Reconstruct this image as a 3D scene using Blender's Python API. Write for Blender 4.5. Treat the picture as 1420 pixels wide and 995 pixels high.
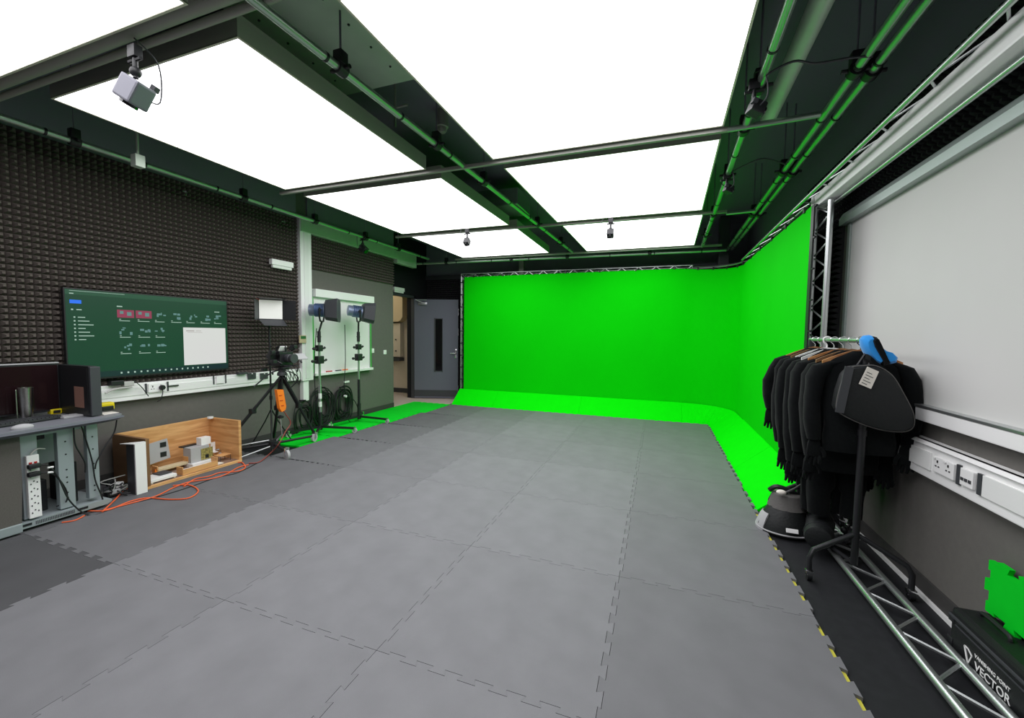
import bpy, bmesh, math, random
import numpy as np
from mathutils import Vector, Matrix, noise
random.seed(7)
C = bpy.context.scene.collection
for o in list(bpy.data.objects): bpy.data.objects.remove(o)

# ------------------------------------------------------------------ camera
F = 564.415; CAM = Vector((-0.81748, -3.45456, 1.48325))
EYE = Vector((-0.81748, -3.45456, 1.48325))   # fixed measuring point used by P()
YAW, PIT, ROL = 0.345744, -0.0593654, 0.0123034
_f = Vector((-math.sin(YAW)*math.cos(PIT), math.cos(YAW)*math.cos(PIT), math.sin(PIT)))
_r = Vector((math.cos(YAW), math.sin(YAW), 0)); _u = _r.cross(_f)
R_ = _r*math.cos(ROL)+_u*math.sin(ROL); U_ = -_r*math.sin(ROL)+_u*math.cos(ROL)
cd = bpy.data.cameras.new('camera'); cam = bpy.data.objects.new('camera', cd); C.objects.link(cam)
cd.sensor_width = 36; cd.lens = F/1420*36; cd.clip_start = 0.05; cd.clip_end = 60
cam.matrix_world = Matrix(((R_.x, U_.x, -_f.x, CAM.x), (R_.y, U_.y, -_f.y, CAM.y), (R_.z, U_.z, -_f.z, CAM.z), (0, 0, 0, 1)))
bpy.context.scene.camera = cam
# ------------------------------------------------------------------ world, exposure
SKIN = 3.9                      # strength of the light panels
w = bpy.data.worlds.new('world'); bpy.context.scene.world = w; w.use_nodes = True
w.node_tree.nodes['Background'].inputs[0].default_value = (0.9, 0.95, 1, 1)
w.node_tree.nodes['Background'].inputs[1].default_value = 0.15
vs = bpy.context.scene.view_settings
vs.view_transform = 'Standard'; vs.look = 'None'; vs.exposure = 0.0; vs.gamma = 1.0; vs.use_curve_mapping = False

def P(x, y, ax, v):
    """the place where the sight line of a picture point meets the plane ax = v"""
    d = _f*F + R_*(x-710) - U_*(y-497.5); i = 'xyz'.index(ax)
    return EYE + d*((v-EYE[i])/d[i])

# ------------------------------------------------------------------ materials
def srgb(c): return tuple(((x/255)/12.92 if x/255 <= .04045 else ((x/255+.055)/1.055)**2.4) for x in c)
def mat(name, rgb, rough=.6, metal=0, spec=.5, noise_amt=0, scale=8, bump=0, bscale=60, emit=None, es=1, alpha=1, trans=0, objcol=False, sheen=0, lin=False):
    m = bpy.data.materials.new(name); m.use_nodes = True; nt = m.node_tree; n = nt.nodes; l = nt.links
    b = n['Principled BSDF']; col = rgb if lin else srgb(rgb)
    b.inputs['Base Color'].default_value = (*col, 1); b.inputs['Roughness'].default_value = rough
    b.inputs['Metallic'].default_value = metal; b.inputs['Specular IOR Level'].default_value = spec
    if trans: b.inputs['Transmission Weight'].default_value = trans
    if sheen: b.inputs['Sheen Weight'].default_value = sheen
    if alpha < 1: b.inputs['Alpha'].default_value = alpha
    src = None
    tc = n.new('ShaderNodeTexCoord')
    if noise_amt:
        nz = n.new('ShaderNodeTexNoise'); nz.inputs['Scale'].default_value = scale; nz.inputs['Detail'].default_value = 6
        l.new(tc.outputs['Object'], nz.inputs['Vector'])
        mr = n.new('ShaderNodeMapRange'); mr.inputs[1].default_value = .3; mr.inputs[2].default_value = .7
        mr.inputs[3].default_value = 1-noise_amt; mr.inputs[4].default_value = 1+noise_amt
        l.new(nz.outputs['Fac'], mr.inputs[0])
        mx = n.new('ShaderNodeVectorMath'); mx.operation = 'SCALE'; mx.inputs[0].default_value = col
        l.new(mr.outputs[0], mx.inputs['Scale']); src = mx.outputs[0]
    if objcol:
        oi = n.new('ShaderNodeObjectInfo'); m2 = n.new('ShaderNodeVectorMath'); m2.operation = 'MULTIPLY'
        if src: l.new(src, m2.inputs[0])
        else: m2.inputs[0].default_value = col
        l.new(oi.outputs['Color'], m2.inputs[1]); src = m2.outputs[0]
    if src: l.new(src, b.inputs['Base Color'])
    if bump:
        nb = n.new('ShaderNodeTexNoise'); nb.inputs['Scale'].default_value = bscale; nb.inputs['Detail'].default_value = 4
        l.new(tc.outputs['Object'], nb.inputs['Vector'])
        bp = n.new('ShaderNodeBump'); bp.inputs['Strength'].default_value = bump; bp.inputs['Distance'].default_value = .01
        l.new(nb.outputs['Fac'], bp.inputs['Height']); l.new(bp.outputs[0], b.inputs['Normal'])
    if emit:
        b.inputs['Emission Color'].default_value = (*srgb(emit), 1); b.inputs['Emission Strength'].default_value = es
    return m
def woodmat(name, c1, c2, scale=(1, 12, 12)):
    m = mat(name, c1, rough=.55); nt = m.node_tree; n = nt.nodes; l = nt.links; b = n['Principled BSDF']
    tc = n.new('ShaderNodeTexCoord'); mp = n.new('ShaderNodeMapping'); mp.inputs['Scale'].default_value = scale
    nz = n.new('ShaderNodeTexNoise'); nz.inputs['Scale'].default_value = 3; nz.inputs['Detail'].default_value = 8; nz.inputs['Distortion'].default_value = .6
    cr = n.new('ShaderNodeValToRGB'); cr.color_ramp.elements[0].position = .35; cr.color_ramp.elements[1].position = .68
    cr.color_ramp.elements[0].color = (*srgb(c2), 1); cr.color_ramp.elements[1].color = (*srgb(c1), 1)
    l.new(tc.outputs['Object'], mp.inputs[0]); l.new(mp.outputs[0], nz.inputs['Vector']); l.new(nz.outputs['Fac'], cr.inputs[0]); l.new(cr.outputs[0], b.inputs['Base Color'])
    return m
M = dict(
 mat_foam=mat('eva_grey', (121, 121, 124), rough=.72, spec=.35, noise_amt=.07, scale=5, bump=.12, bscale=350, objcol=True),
 mat_green=mat('eva_green', (0, 214, 40), rough=.7, spec=.15, noise_amt=.04, lin=False, objcol=True),
 coving=mat('coving_green', (.0, .86, .0), rough=.8, spec=.1, noise_amt=.02, lin=True),
 screen=mat('screen_green', (.0, .66, .0), rough=.8, spec=.1, noise_amt=.03, scale=1.2, lin=True),
 subfloor=mat('dark_subfloor', (33, 34, 37), rough=.6, spec=.3, noise_amt=.15, scale=20),
 wall=mat('wall_grey', (108, 106, 102), rough=.8, spec=.25, noise_amt=.04, scale=25, bump=.1, bscale=200),
 wall_dark=mat('wall_dark_grey', (70, 69, 68), rough=.8, spec=.25, noise_amt=.04, scale=25),
 black=mat('black_paint', (34, 35, 39), rough=.85, spec=.2),
 ceil=mat('ceiling_charcoal', (132, 130, 144), rough=.85, spec=.2),
 foam=mat('acoustic_foam', (98, 91, 86), rough=.95, spec=.15, noise_amt=.08, scale=90),
 foam_black=mat('acoustic_foam_black', (52, 52, 54), rough=.95, spec=.15, noise_amt=.08, scale=90),
 white=mat('white_plastic', (250, 250, 249), rough=.35, spec=.5),
 white_m=mat('white_metal', (242, 243, 241), rough=.4),
 cream=mat('cream_wall', (226, 215, 196), rough=.8, noise_amt=.02),
 beige=mat('corridor_floor', (196, 184, 172), rough=.5, noise_amt=.05, scale=30),
 whiteboard=mat('whiteboard', (244, 238, 242), rough=.18),
 door=mat('door_slate', (104, 106, 120), rough=.5),
 dk=mat('dark_plastic', (30, 31, 34), rough=.45),
 dk2=mat('charcoal_plastic', (62, 64, 68), rough=.5),
 alu=mat('aluminium', (200, 204, 204), rough=.32, metal=.9),
 chrome=mat('chrome', (225, 225, 228), rough=.15, metal=1),
 steel=mat('brushed_steel', (190, 188, 184), rough=.28, metal=1, noise_amt=.1, scale=60),
 pipe=mat('galvanised_pipe', (176, 196, 180), rough=.28, metal=.75),
 duct=mat('duct_sheet', (206, 216, 204), rough=.5, metal=.3, noise_amt=.05, scale=6),
 frame=mat('panel_frame', (168, 168, 160), rough=.5, metal=.2),
 trim_edge=mat('panel_edge_trim', (238, 234, 214), rough=.4),
 deskmetal=mat('desk_metal', (168, 178, 182), rough=.45, metal=.3),
 desktop=mat('desk_top', (128, 130, 138), rough=.4),
 deskedge=mat('desk_edge', (92, 96, 104), rough=.5),
 panelcloth=mat('desk_side_cloth', (98, 94, 90), rough=.9, noise_amt=.1, scale=120),
 wood=woodmat('pine_ply', (240, 190, 130), (206, 148, 90), (1, 1, 9)),
 woodfloor=woodmat('grey_ply', (172, 150, 134), (128, 104, 90), (9, 1, 1)),
 walnut=woodmat('brown_ply', (150, 112, 76), (112, 80, 52), (1, 9, 1)),
 hangerwood=woodmat('hanger_wood', (206, 150, 96), (170, 110, 62), (1, 9, 9)),
 orange=mat('orange_plastic', (255, 134, 40), rough=.4),
 cable_o=mat('orange_cable', (236, 104, 60), rough=.45),
 cable_w=mat('pale_cable', (190, 190, 186), rough=.5),
 yellow=mat('yellow_plastic', (236, 214, 20), rough=.4),
 tape=mat('yellow_tape', (206, 200, 70), rough=.6),
 red=mat('red_plastic', (190, 30, 30), rough=.4),
 blue=mat('blue_cloth', (30, 150, 235), rough=.8, sheen=.3),
 bluemetal=mat('blue_anodised', (70, 100, 150), rough=.35, metal=.6),
 silver=mat('silver_paint', (138, 152, 176), rough=.4, metal=.5),
 cloth=mat('black_knit', (14, 17, 18), rough=.95, spec=.15, noise_amt=.2, scale=40, bump=.25, bscale=300, sheen=.05),
 cloth2=mat('black_nylon', (22, 25, 26), rough=.6, spec=.4, bump=.2, bscale=60),
 cloth_grey=mat('grey_nylon', (96, 94, 92), rough=.7, bump=.2, bscale=60),
 lgrey=mat('light_grey_cloth', (178, 178, 180), rough=.7),
 blind=mat('blind_cloth', (212, 212, 209), rough=.85, noise_amt=.015, scale=2),
 blindcase=mat('blind_case', (170, 182, 178), rough=.35, metal=.4),
 paper=mat('paper', (236, 230, 220), rough=.8),
 card=mat('buff_card', (214, 196, 160), rough=.8),
 glassdk=mat('tinted_glass', (14, 15, 16), rough=.08, spec=.6),
 glass=mat('clear_glass', (220, 230, 230), rough=.05, trans=1),
 case=mat('case_black', (20, 22, 24), rough=.5, bump=.15, bscale=250),
 grey_body=mat('grey_metal_body', (120, 120, 130), rough=.4, metal=.3),
 lens=mat('lens_glass', (10, 12, 18), rough=.05, spec=1),
 led=mat('led_front', (236, 236, 232), rough=.5, emit=(255, 252, 245), es=.25),
)
def emis(name, rgb, s=1.0):
    m = bpy.data.materials.new(name); m.use_nodes = True; n = m.node_tree.nodes; b = n['Principled BSDF']
    b.inputs['Base Color'].default_value = (.01, .01, .01, 1); b.inputs['Roughness'].default_value = .3
    b.inputs['Emission Color'].default_value = (*srgb(rgb), 1); b.inputs['Emission Strength'].default_value = s
    return m
M['skin'] = emis('light_panel_skin', (253, 252, 255), SKIN)
M['lamp'] = emis('corridor_lamp', (255, 244, 226), 5)

# ------------------------------------------------------------------ mesh builder
class B:
    def __init__(s): s.bm = bmesh.new()
    def box(s, lo, hi, bev=0, rot=None, piv=None):
        lo = Vector(lo); hi = Vector(hi); c = (lo+hi)/2; d = hi-lo
        r = bmesh.ops.create_cube(s.bm, size=1); vs_ = r['verts']
        bmesh.ops.scale(s.bm, vec=(abs(d.x), abs(d.y), abs(d.z)), verts=vs_)
        if bev > 0:
            e = list({e for v in vs_ for e in v.link_edges})
            rr = bmesh.ops.bevel(s.bm, geom=e, offset=bev, segments=2, profile=.6, affect='EDGES')
            vs_ = list({v for f in rr['faces'] for v in f.verts} | {v for v in vs_ if v.is_valid})
        mt = Matrix.Translation(c)
        if rot is not None:
            p = Vector(piv) if piv is not None else c
            mt = Matrix.Translation(p) @ rot.to_4x4() @ Matrix.Translation(-p) @ mt
        bmesh.ops.transform(s.bm, matrix=mt, verts=vs_); return s
    def cyl(s, p0, p1, r, r2=None, seg=16):
        p0 = Vector(p0); p1 = Vector(p1); d = p1-p0; L = d.length
        if L < 1e-6: return s
        q = d.to_track_quat('Z', 'Y').to_matrix().to_4x4()
        bmesh.ops.create_cone(s.bm, cap_ends=True, segments=seg, radius1=r, radius2=r if r2 is None else r2, depth=L, matrix=Matrix.Translation((p0+p1)/2) @ q)
        return s
    def sph(s, c, r, sc=(1, 1, 1), seg=16):
        bmesh.ops.create_uvsphere(s.bm, u_segments=seg, v_segments=seg//2+2, radius=r, matrix=Matrix.Translation(Vector(c)) @ Matrix.Diagonal((*sc, 1)))
        return s
    def rings(s, rings, cap=True, closed=False):
        vv = [[s.bm.verts.new(p) for p in r] for r in rings]; n = len(vv[0])
        m = len(vv)
        for i in range(m if closed else m-1):
            a = vv[i]; b = vv[(i+1) % m]
            for j in range(n):
                try: s.bm.faces.new((a[j], a[(j+1) % n], b[(j+1) % n], b[j]))
                except ValueError: pass
        if cap and not closed:
            s.bm.faces.new(list(reversed(vv[0]))); s.bm.faces.new(vv[-1])
        return s
    def tube(s, pts, r, seg=8, closed=False, smooth=True, radii=None):
        pts = [Vector(p) for p in pts]
        if smooth and len(pts) > 2:
            q = []; rr = []; n = len(pts)
            for i in range(n if closed else n-1):
                if closed: p0, p1, p2, p3 = pts[i-1], pts[i], pts[(i+1) % n], pts[(i+2) % n]
                else: p0 = pts[max(i-1, 0)]; p1 = pts[i]; p2 = pts[i+1]; p3 = pts[min(i+2, n-1)]
                K = 5
                for k in range(K):
                    t = k/K
                    q.append(.5*((2*p1)+(-p0+p2)*t+(2*p0-5*p1+4*p2-p3)*t*t+(-p0+3*p1-3*p2+p3)*t**3))
                    if radii: rr.append(radii[i]*(1-t)+radii[(i+1) % n]*t)
            if not closed:
                q.append(pts[-1]); 
                if radii: rr.append(radii[-1])
            pts = q; radii = rr if radii else None
        n = len(pts); rg = []; up = None
        for i, p in enumerate(pts):
            t = (pts[(i+1) % n]-pts[i-1]) if closed else (pts[min(i+1, n-1)]-pts[max(i-1, 0)])
            if t.length < 1e-9: t = Vector((0, 0, 1))
            t.normalize()
            if up is None:
                up = Vector((0, 0, 1)) if abs(t.z) < .9 else Vector((1, 0, 0))
            u = (up-t*up.dot(t)); 
            if u.length < 1e-6: u = t.orthogonal()
            u.normalize(); up = u; v = t.cross(u); ri = radii[i] if radii else r
            rg.append([p+(u*math.cos(a)+v*math.sin(a))*ri for a in [2*math.pi*k/seg for k in range(seg)]])
        return s.rings(rg, closed=closed)
    def prism(s, poly, ax, a, b):
        """polygon (two coordinates in axis order) pushed along axis ax from a to b"""
        def p3(q, h): return Vector((h, q[0], q[1])) if ax == 'x' else Vector((q[0], h, q[1])) if ax == 'y' else Vector((q[0], q[1], h))
        s.rings([[p3(q, a) for q in poly], [p3(q, b) for q in poly]]); return s
    def quad(s, *ps):
        s.bm.faces.new([s.bm.verts.new(p) for p in ps]); return s
    def lathe(s, prof, c, ax=(0, 0, 1), seg=24):
        q = Vector(ax).to_track_quat('Z', 'Y').to_matrix(); c = Vector(c)
        s.rings([[c+q @ Vector((r*math.cos(2*math.pi*k/seg), r*math.sin(2*math.pi*k/seg), h)) for k in range(seg)] for r, h in prof]); return s
    def build(s, name, m, parent=None, smooth=False, origin=None):
        bmesh.ops.recalc_face_normals(s.bm, faces=s.bm.faces)
        if parent is not None and origin is None: origin = parent.location
        me = bpy.data.meshes.new(name)
        if parent is None and origin is None:
            lo = Vector([min(v.co[i] for v in s.bm.verts) for i in range(3)]); hi = Vector([max(v.co[i] for v in s.bm.verts) for i in range(3)])
            origin = Vector(((lo.x+hi.x)/2, (lo.y+hi.y)/2, lo.z))
        if parent is not None and parent.parent is not None: origin = parent.parent.location+parent.location
        bmesh.ops.translate(s.bm, vec=-Vector(origin), verts=s.bm.verts)
        s.bm.to_mesh(me); s.bm.free()
        me.materials.append(M[m] if isinstance(m, str) else m)
        if smooth:
            for p in me.polygons: p.use_smooth = True
            try: me.set_sharp_from_angle(angle=math.radians(38))
            except Exception: pass
        o = bpy.data.objects.new(name, me); C.objects.link(o)
        if parent is not None: o.parent = parent
        else: o.location = origin
        return o
def tag(o, label, cat, group=None, kind=None):
    o['label'] = label; o['category'] = cat
    if group: o['group'] = group
    if kind: o['kind'] = kind
    return o
def thing(name, label, cat, loc=(0, 0, 0), group=None):
    o = bpy.data.objects.new(name, None); C.objects.link(o); o.location = loc; o.empty_display_size = .1
    return tag(o, label, cat, group)
def struct(o): o['kind'] = 'structure'; return o
def copy_thing(root, loc=None, label=None, rz=0):
    r = root.copy(); C.objects.link(r)
    if loc is not None: r.location = loc
    if label: r['label'] = label
    if rz: r.rotation_euler.z = rz
    for ch in list(root.children):
        c = ch.copy(); C.objects.link(c); c.parent = r
        for g in ch.children:
            d = g.copy(); C.objects.link(d); d.parent = c
    return r
V = Vector

# ================================================================== SHELL
XL, XR, YF, YB, ZC = -5.78, .68, -6.2, 5.15, 3.6
struct(B().box((-6.12, YF, -.1), (XR, YB, 0)).build('floor', 'subfloor'))
struct(B().box((-7.9, YF, ZC), (XR+.2, YB+.3, ZC+.1)).build('ceiling', 'ceil'))
struct(B().box((XR, YF, -.1), (XR+.15, YB+.15, ZC)).build('wall_right', 'wall'))
struct(B().box((-6.0, YF, -.1), (XL, 3.354, ZC)).build('wall_left', 'wall'))
struct(B().box((-6.0, YF-.15, -.1), (XR+.15, YF, ZC)).build('wall_front', 'wall'))
struct(B().box((-6.28, YB, -.1), (XR+.15, YB+.15, ZC)).build('wall_back', 'wall_dark'))
# doorway wall (recess behind the left wall)
b = B(); b.box((-6.28, 3.2, -.1), (-6.12, 3.42, ZC)); b.box((-6.28, 4.56, -.1), (-6.12, YB, ZC)); b.box((-6.28, 3.42, 2.3), (-6.12, 4.56, ZC))
b.box((-6.12, 3.2, -.1), (-6.0, 3.354, ZC))
struct(b.build('wall_doorway', 'black'))
# corridor behind the door
struct(B().box((-7.9, 2.6, -.1), (-6.12, 5.4, 0.0)).build('floor_corridor', 'beige'))
b = B(); b.box((-7.9, 5.2, 0), (-6.28, 5.35, 2.7)); b.box((-7.95, 2.6, 0), (-7.8, 5.35, 2.7)); b.box((-7.9, 2.5, 0), (-6.28, 2.6, 2.7))
struct(b.build('wall_corridor', 'cream'))
struct(B().box((-7.9, 2.6, 2.7), (-6.28, 5.35, 2.75)).build('ceiling_corridor', 'cream'))
struct(B().box((-7.8, 5.17, 0), (-6.28, 5.2, .11)).build('baseboard_corridor', 'dk2'))
o = B().box((-7.3, 3.6, 2.64), (-6.9, 4.6, 2.7)).build('corridor_ceiling_light', 'lamp')
tag(o, 'rectangular ceiling light in the corridor beyond the open door', 'ceiling light')
# corridor box and duct
dk = P(552, 430, 'y', 5.1)
a0 = P(540, 418, 'y', 5.1); a1 = P(562, 418, 'y', 5.1); h0 = P(552, 446, 'y', 5.1).z; h1 = P(552, 405, 'y', 5.1).z
b = B(); b.prism([(a0.x-.25, h1+.1), (a1.x, h1+.1), (a1.x, h0+.12), (a1.x-.06, h0+.03), (a1.x-.14, h0), (a0.x-.25, h0)], 'y', 4.98, 5.195)
tag(b.build('corridor_duct', 'card'), 'buff coloured boxed duct high on the corridor wall', 'duct')
a2 = P(557, 470, 'y', 5.12); h2 = P(552, 500, 'y', 5.12).z; h3 = P(552, 448, 'y', 5.12).z
t = thing('wall_cabinet', 'cream wall cabinet with dark lower shelf seen through the doorway', 'cabinet', (a2.x-.15, 5.1, h2))
B().box((a2.x-.4, 5.06, h2+.1), (a2.x, 5.2, h3), .01).build('body', 'cream', t)
B().box((a2.x-.42, 5.0, h2), (a2.x+.02, 5.2, h2+.08), .005).build('shelf', 'dk2', t)
for k in (0, 1): B().cyl((a2.x-.12, 5.055, h2+.25+k*.28), (a2.x-.12, 5.035, h2+.25+k*.28), .018).build('knob', 'dk2', t)
# skirtings
struct(B().box((XL, YF, 0), (XL+.012, 3.354, .1)).build('baseboard_left', 'wall_dark'))
struct(B().box((XR-.014, YF, 0), (XR, .9, .11)).build('baseboard_right', 'wall_dark'))
struct(B().box((XR-.03, YF, 0), (XR-.014, .9, .022)).build('trim_1', 'white_m'))
# black upper wall and ceiling-side boards
struct(B().box((XL, YF, 3.1), (XL+.02, 1.07, ZC)).build('trim_2', 'ceil'))
struct(B().box((XL, 1.27, 3.16), (XL+.02, 3.354, ZC)).build('trim_3', 'ceil'))
struct(B().box((XR-.02, YF, 3.0), (XR, YB, ZC)).build('trim_4', 'ceil'))
struct(B().box((-6.12, YB-.02, 2.84), (XR, YB, ZC)).build('trim_5', 'ceil'))
struct(B().box((-6.12, YB-.06, 2.76), (-4.2, YB-.0, 2.86)).build('trim_6', 'dk2'))

# acoustic foam: real pyramids
def foam_panel(name, o0, du, dv, nrm, nu, nv, m, label, hgt=.045, slab=.012):
    """o0 corner, du/dv one cell step along the wall"""
    o0 = V(o0); du = V(du); dv = V(dv); nrm = V(nrm)
    vs_ = []; fs = []
    base = [[len(vs_)+0 for _ in range(0)] for _ in range(0)]
    idx = {}
    for i in range(nu+1):
        for j in range(nv+1):
            idx[i, j] = len(vs_); vs_.append(o0+du*i+dv*j+nrm*slab)
    for i in range(nu):
        for j in range(nv):
            k = len(vs_); c = o0+du*(i+.5)+dv*(j+.5)+nrm*(slab+hgt)
            t = .16; q = [c-du*t-dv*t, c+du*t-dv*t, c+du*t+dv*t, c-du*t+dv*t]; vs_ += q
            bq = [idx[i, j], idx[i+1, j], idx[i+1, j+1], idx[i, j+1]]
            for e in range(4): fs.append((bq[e], bq[(e+1) % 4], k+(e+1) % 4, k+e))
            fs.append((k, k+1, k+2, k+3))
    # back and rim
    c4 = [o0, o0+du*nu, o0+du*nu+dv*nv, o0+dv*nv]; k = len(vs_); vs_ += c4
    fs.append((k+3, k+2, k+1, k)); f4 = [idx[0, 0], idx[nu, 0], idx[nu, nv], idx[0, nv]]
    rim = [[idx[i, 0] for i in range(nu+1)], [idx[nu, j] for j in range(nv+1)], [idx[i, nv] for i in range(nu, -1, -1)], [idx[0, j] for j in range(nv, -1, -1)]]
    for e in range(4): fs.append([k+e]+[k+(e+1) % 4]+list(reversed(rim[e])))
    lo = V([min(v[i] for v in vs_) for i in range(3)])
    me = bpy.data.meshes.new(name); me.from_pydata([v-lo for v in vs_], [], fs); me.materials.append(M[m]); me.validate(); me.update()
    bm = bmesh.new(); bm.from_mesh(me); bmesh.ops.recalc_face_normals(bm, faces=bm.faces); bm.to_mesh(me); bm.free()
    o = bpy.data.objects.new(name, me); C.objects.link(o); o.location = lo
    return tag(o, label, 'acoustic foam')
foam_panel('acoustic_foam', (XL, -3.68, .95), (0, .05, 0), (0, 0, .05), (1, 0, 0), 95, 43, 'foam', 'large expanse of dark grey pyramid foam behind the wall screen')
foam_panel('acoustic_foam', (XL, 1.28, 2.43), (0, .05, 0), (0, 0, .05), (1, 0, 0), 41, 10, 'foam', 'dark pyramid foam band above the whiteboard')
foam_panel('acoustic_foam', (-6.1, YB, .9), (.05, 0, 0), (0, 0, .05), (0, -1, 0), 28, 37, 'foam_black', 'black pyramid foam on the back wall behind the open door')
foam_panel('acoustic_foam', (XR, -3.0, 2.56), (0, .05, 0), (0, 0, .05), (-1, 0, 0), 96, 10, 'foam_black', 'black pyramid foam strip above the roller blind')
foam_panel('acoustic_foam', (XR, .93, .96), (0, .05, 0), (0, 0, .05), (-1, 0, 0), 17, 32, 'foam_black', 'tall black foam strip between truss tower and blind')

# door frame, closer, leaf
b = B(); b.box((-6.14, 3.42, 0), (-6.06, 3.47, 2.33)); b.box((-6.14, 4.51, 0), (-6.06, 4.56, 2.33)); b.box((-6.14, 3.42, 2.28), (-6.06, 4.56, 2.33))
struct(b.build('trim_7', 'dk2'))
h = V((-6.06, 4.53, 0)); e = V((-5.12, 4.86, 0)); dv = (e-h).normalized(); nv = V((dv.y, -dv.x, 0)); L = (e-h).length
dm = Matrix((( dv.x, nv.x, 0, h.x), (dv.y, nv.y, 0, h.y), (0, 0, 1, .02), (0, 0, 0, 1)))   # local x along the leaf, y towards the room
def dput(bb): bmesh.ops.transform(bb.bm, matrix=dm, verts=bb.bm.verts); return bb
dr = bpy.data.objects.new('door_1', None); C.objects.link(dr); dr.location = h; struct(dr)
H = 2.24
b = B(); wx0, wx1, wz0, wz1 = .47, .64, .62, 1.80
b.box((0, -.022, 0), (wx0, .022, H)); b.box((wx1, -.022, 0), (L, .022, H)); b.box((wx0, -.022, 0), (wx1, .022, wz0)); b.box((wx0, -.022, wz1), (wx1, .022, H))
dput(b).build('door_leaf', 'door', dr)
dput(B().box((wx0, -.006, wz0), (wx1, .006, wz1))).build('vision_panel', 'glassdk', dr)
b = B(); b.box((wx0-.02, .02, wz0-.02), (wx0+.012, .032, wz1+.02)); b.box((wx1-.006, .02, wz0-.02), (wx1+.006, .03, wz1+.02)); b.box((wx0-.02, .02, wz1), (wx1+.006, .03, wz1+.014)); b.box((wx0-.02, .02, wz0-.014), (wx1+.006, .03, wz0))
dput(b).build('glazing_bead', 'dk2', dr)
b = B(); b.box((L-.075, .022, .92), (L-.03, .03, 1.12), .003); b.cyl((L-.052, .03, 1.03), (L-.052, .075, 1.03), .01); b.cyl((L-.052, .07, 1.03), (L-.17, .07, 1.03), .009)
dput(b).build('door_handle', 'chrome', dr, smooth=True)
for z in (.2, 1.5, 1.95):
    dput(B().box((L-.004, -.018, z-.07), (L+.004, .018, z+.09))).build('lock_plate', 'alu', dr)
b = B(); b.box((.1, .022, H-.13), (.3, .07, H-.07), .006); b.cyl((.25, .08, H-.1), (.05, .11, H-.02), .009); b.cyl((.05, .11, H-.02), (.3, .1, H-.02), .008)
dput(b).build('door_closer', 'alu', dr, smooth=True)
dput(B().box((0, .022, .03), (L, .026, .18))).build('kick_plate', 'dk2', dr)

# white trunking on the left wall
def add_sockets(): pass
t = thing('dado_trunking', 'white dado trunking under the wall screen on the left wall', 'trunking', (XL, 0, .79))
b = B(); b.box((XL, -3.7, .79), (XL+.07, 1.07, .955), .006); b.build('body', 'white', t)
B().box((XL+.068, -3.7, .835), (XL+.076, 1.07, .915)).build('cover_strip', 'white_m', t)
t = thing('vertical_trunking', 'wide white vertical trunking rising beside the whiteboard', 'trunking', (XL, 1.17, .77))
B().box((XL, 1.07, .77), (XL+.09, 1.27, 3.12), .006).build('body', 'white', t)
B().box((XL+.088, 1.13, .8), (XL+.096, 1.21, 3.1)).build('cover_strip', 'white_m', t)
tag(B().box((XL, 1.1, .47), (XL+.07, 1.2, .765), .006).build('junction_box', 'white'), 'white box under the vertical trunking behind the tripod', 'junction box')
t = thing('thermostat', 'small white controller with green display on vertical trunking', 'thermostat', P(419, 470, 'x', XL+.1))
c = t.location
B().box((XL+.096, c.y-.06, c.z-.055), (XL+.116, c.y+.06, c.z+.055), .004).build('body', 'card', t)
B().box((XL+.114, c.y-.04, c.z+.005), (XL+.119, c.y+.05, c.z+.045)).build('display', emis('thermo_display', (50, 110, 60), .6), t)

def socket_left(p, w, hh, label, name='wall_socket', cat='socket', m='white', holes=True):
    t = thing(name, label, cat, (XL+.077, p.y, p.z-hh/2))
    B().box((XL+.076, p.y-w/2, p.z-hh/2), (XL+.088, p.y+w/2, p.z+hh/2), .003).build('face_plate', m, t)
    if holes:
        for s in ([-1, 1] if w > .12 else [0]):
            b = B(); cy = p.y+s*w*.25
            b.box((XL+.087, cy-.004, p.z+.006), (XL+.0895, cy+.004, p.z+.02)); b.box((XL+.087, cy-.016, p.z-.014), (XL+.0895, cy-.006, p.z-.008)); b.box((XL+.087, cy+.006, p.z-.014), (XL+.0895, cy+.016, p.z-.008))
            b.build('pin_holes', 'dk', t)
            B().box((XL+.087, cy-.008, p.z+.024), (XL+.094, cy+.008, p.z+.036), .002).build('switch', 'white_m', t)
    return t
socket_left(P(217, 537, 'x', XL+.08), .15, .09, 'white double socket with a black plug, on the left trunking')
for dy in (-.09, .105):
    q = P(217, 537, 'x', XL+.08); tag(B().box((XL+.076, q.y+dy-.008, q.z-.05), (XL+.08, q.y+dy+.008, q.z+.05)).build('cover_joint', 'dk2'), 'dark joint strip '+('left' if dy < 0 else 'right')+' of the double socket under the wall screen', 'trunking joint')
q = P(225, 537, 'x', XL+.1)
t = thing('plug', 'black plug in the trunking socket under the wall screen', 'plug', q)
B().lathe([(.026, 0), (.026, .02), (.018, .035)], q-V((.01, 0, 0)), (1, 0, 0)).build('body', 'dk', t, smooth=True)
B().tube([q+V((.0, 0, -.02)), q+V((.02, -.01, -.06)), q+V((.02, -.03, -.12)), q+V((.0, -.05, -.14))], .004).build('cord', 'dk', t, smooth=True)
tag(B().box((XL+.076, P(240, 535, 'x', XL+.08).y-.05, .888), (XL+.09, P(240, 535, 'x', XL+.08).y+.05, .9)).build('cable_slot', 'dk'), 'thin dark slot in the trunking right of the double socket', 'slot')
q = P(305, 526, 'x', XL+.08); socket_left(q, .09, .09, 'white single data plate between dark joints on the left trunking', holes=False, name='data_plate', cat='data plate')
for dy in (-.07, .07): tag(B().box((XL+.076, q.y+dy-.007, q.z-.05), (XL+.08, q.y+dy+.007, q.z+.05)).build('cover_joint', 'dk2'), 'dark joint strip '+('left' if dy < 0 else 'right')+' of the single data plate on the trunking', 'trunking joint')
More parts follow.
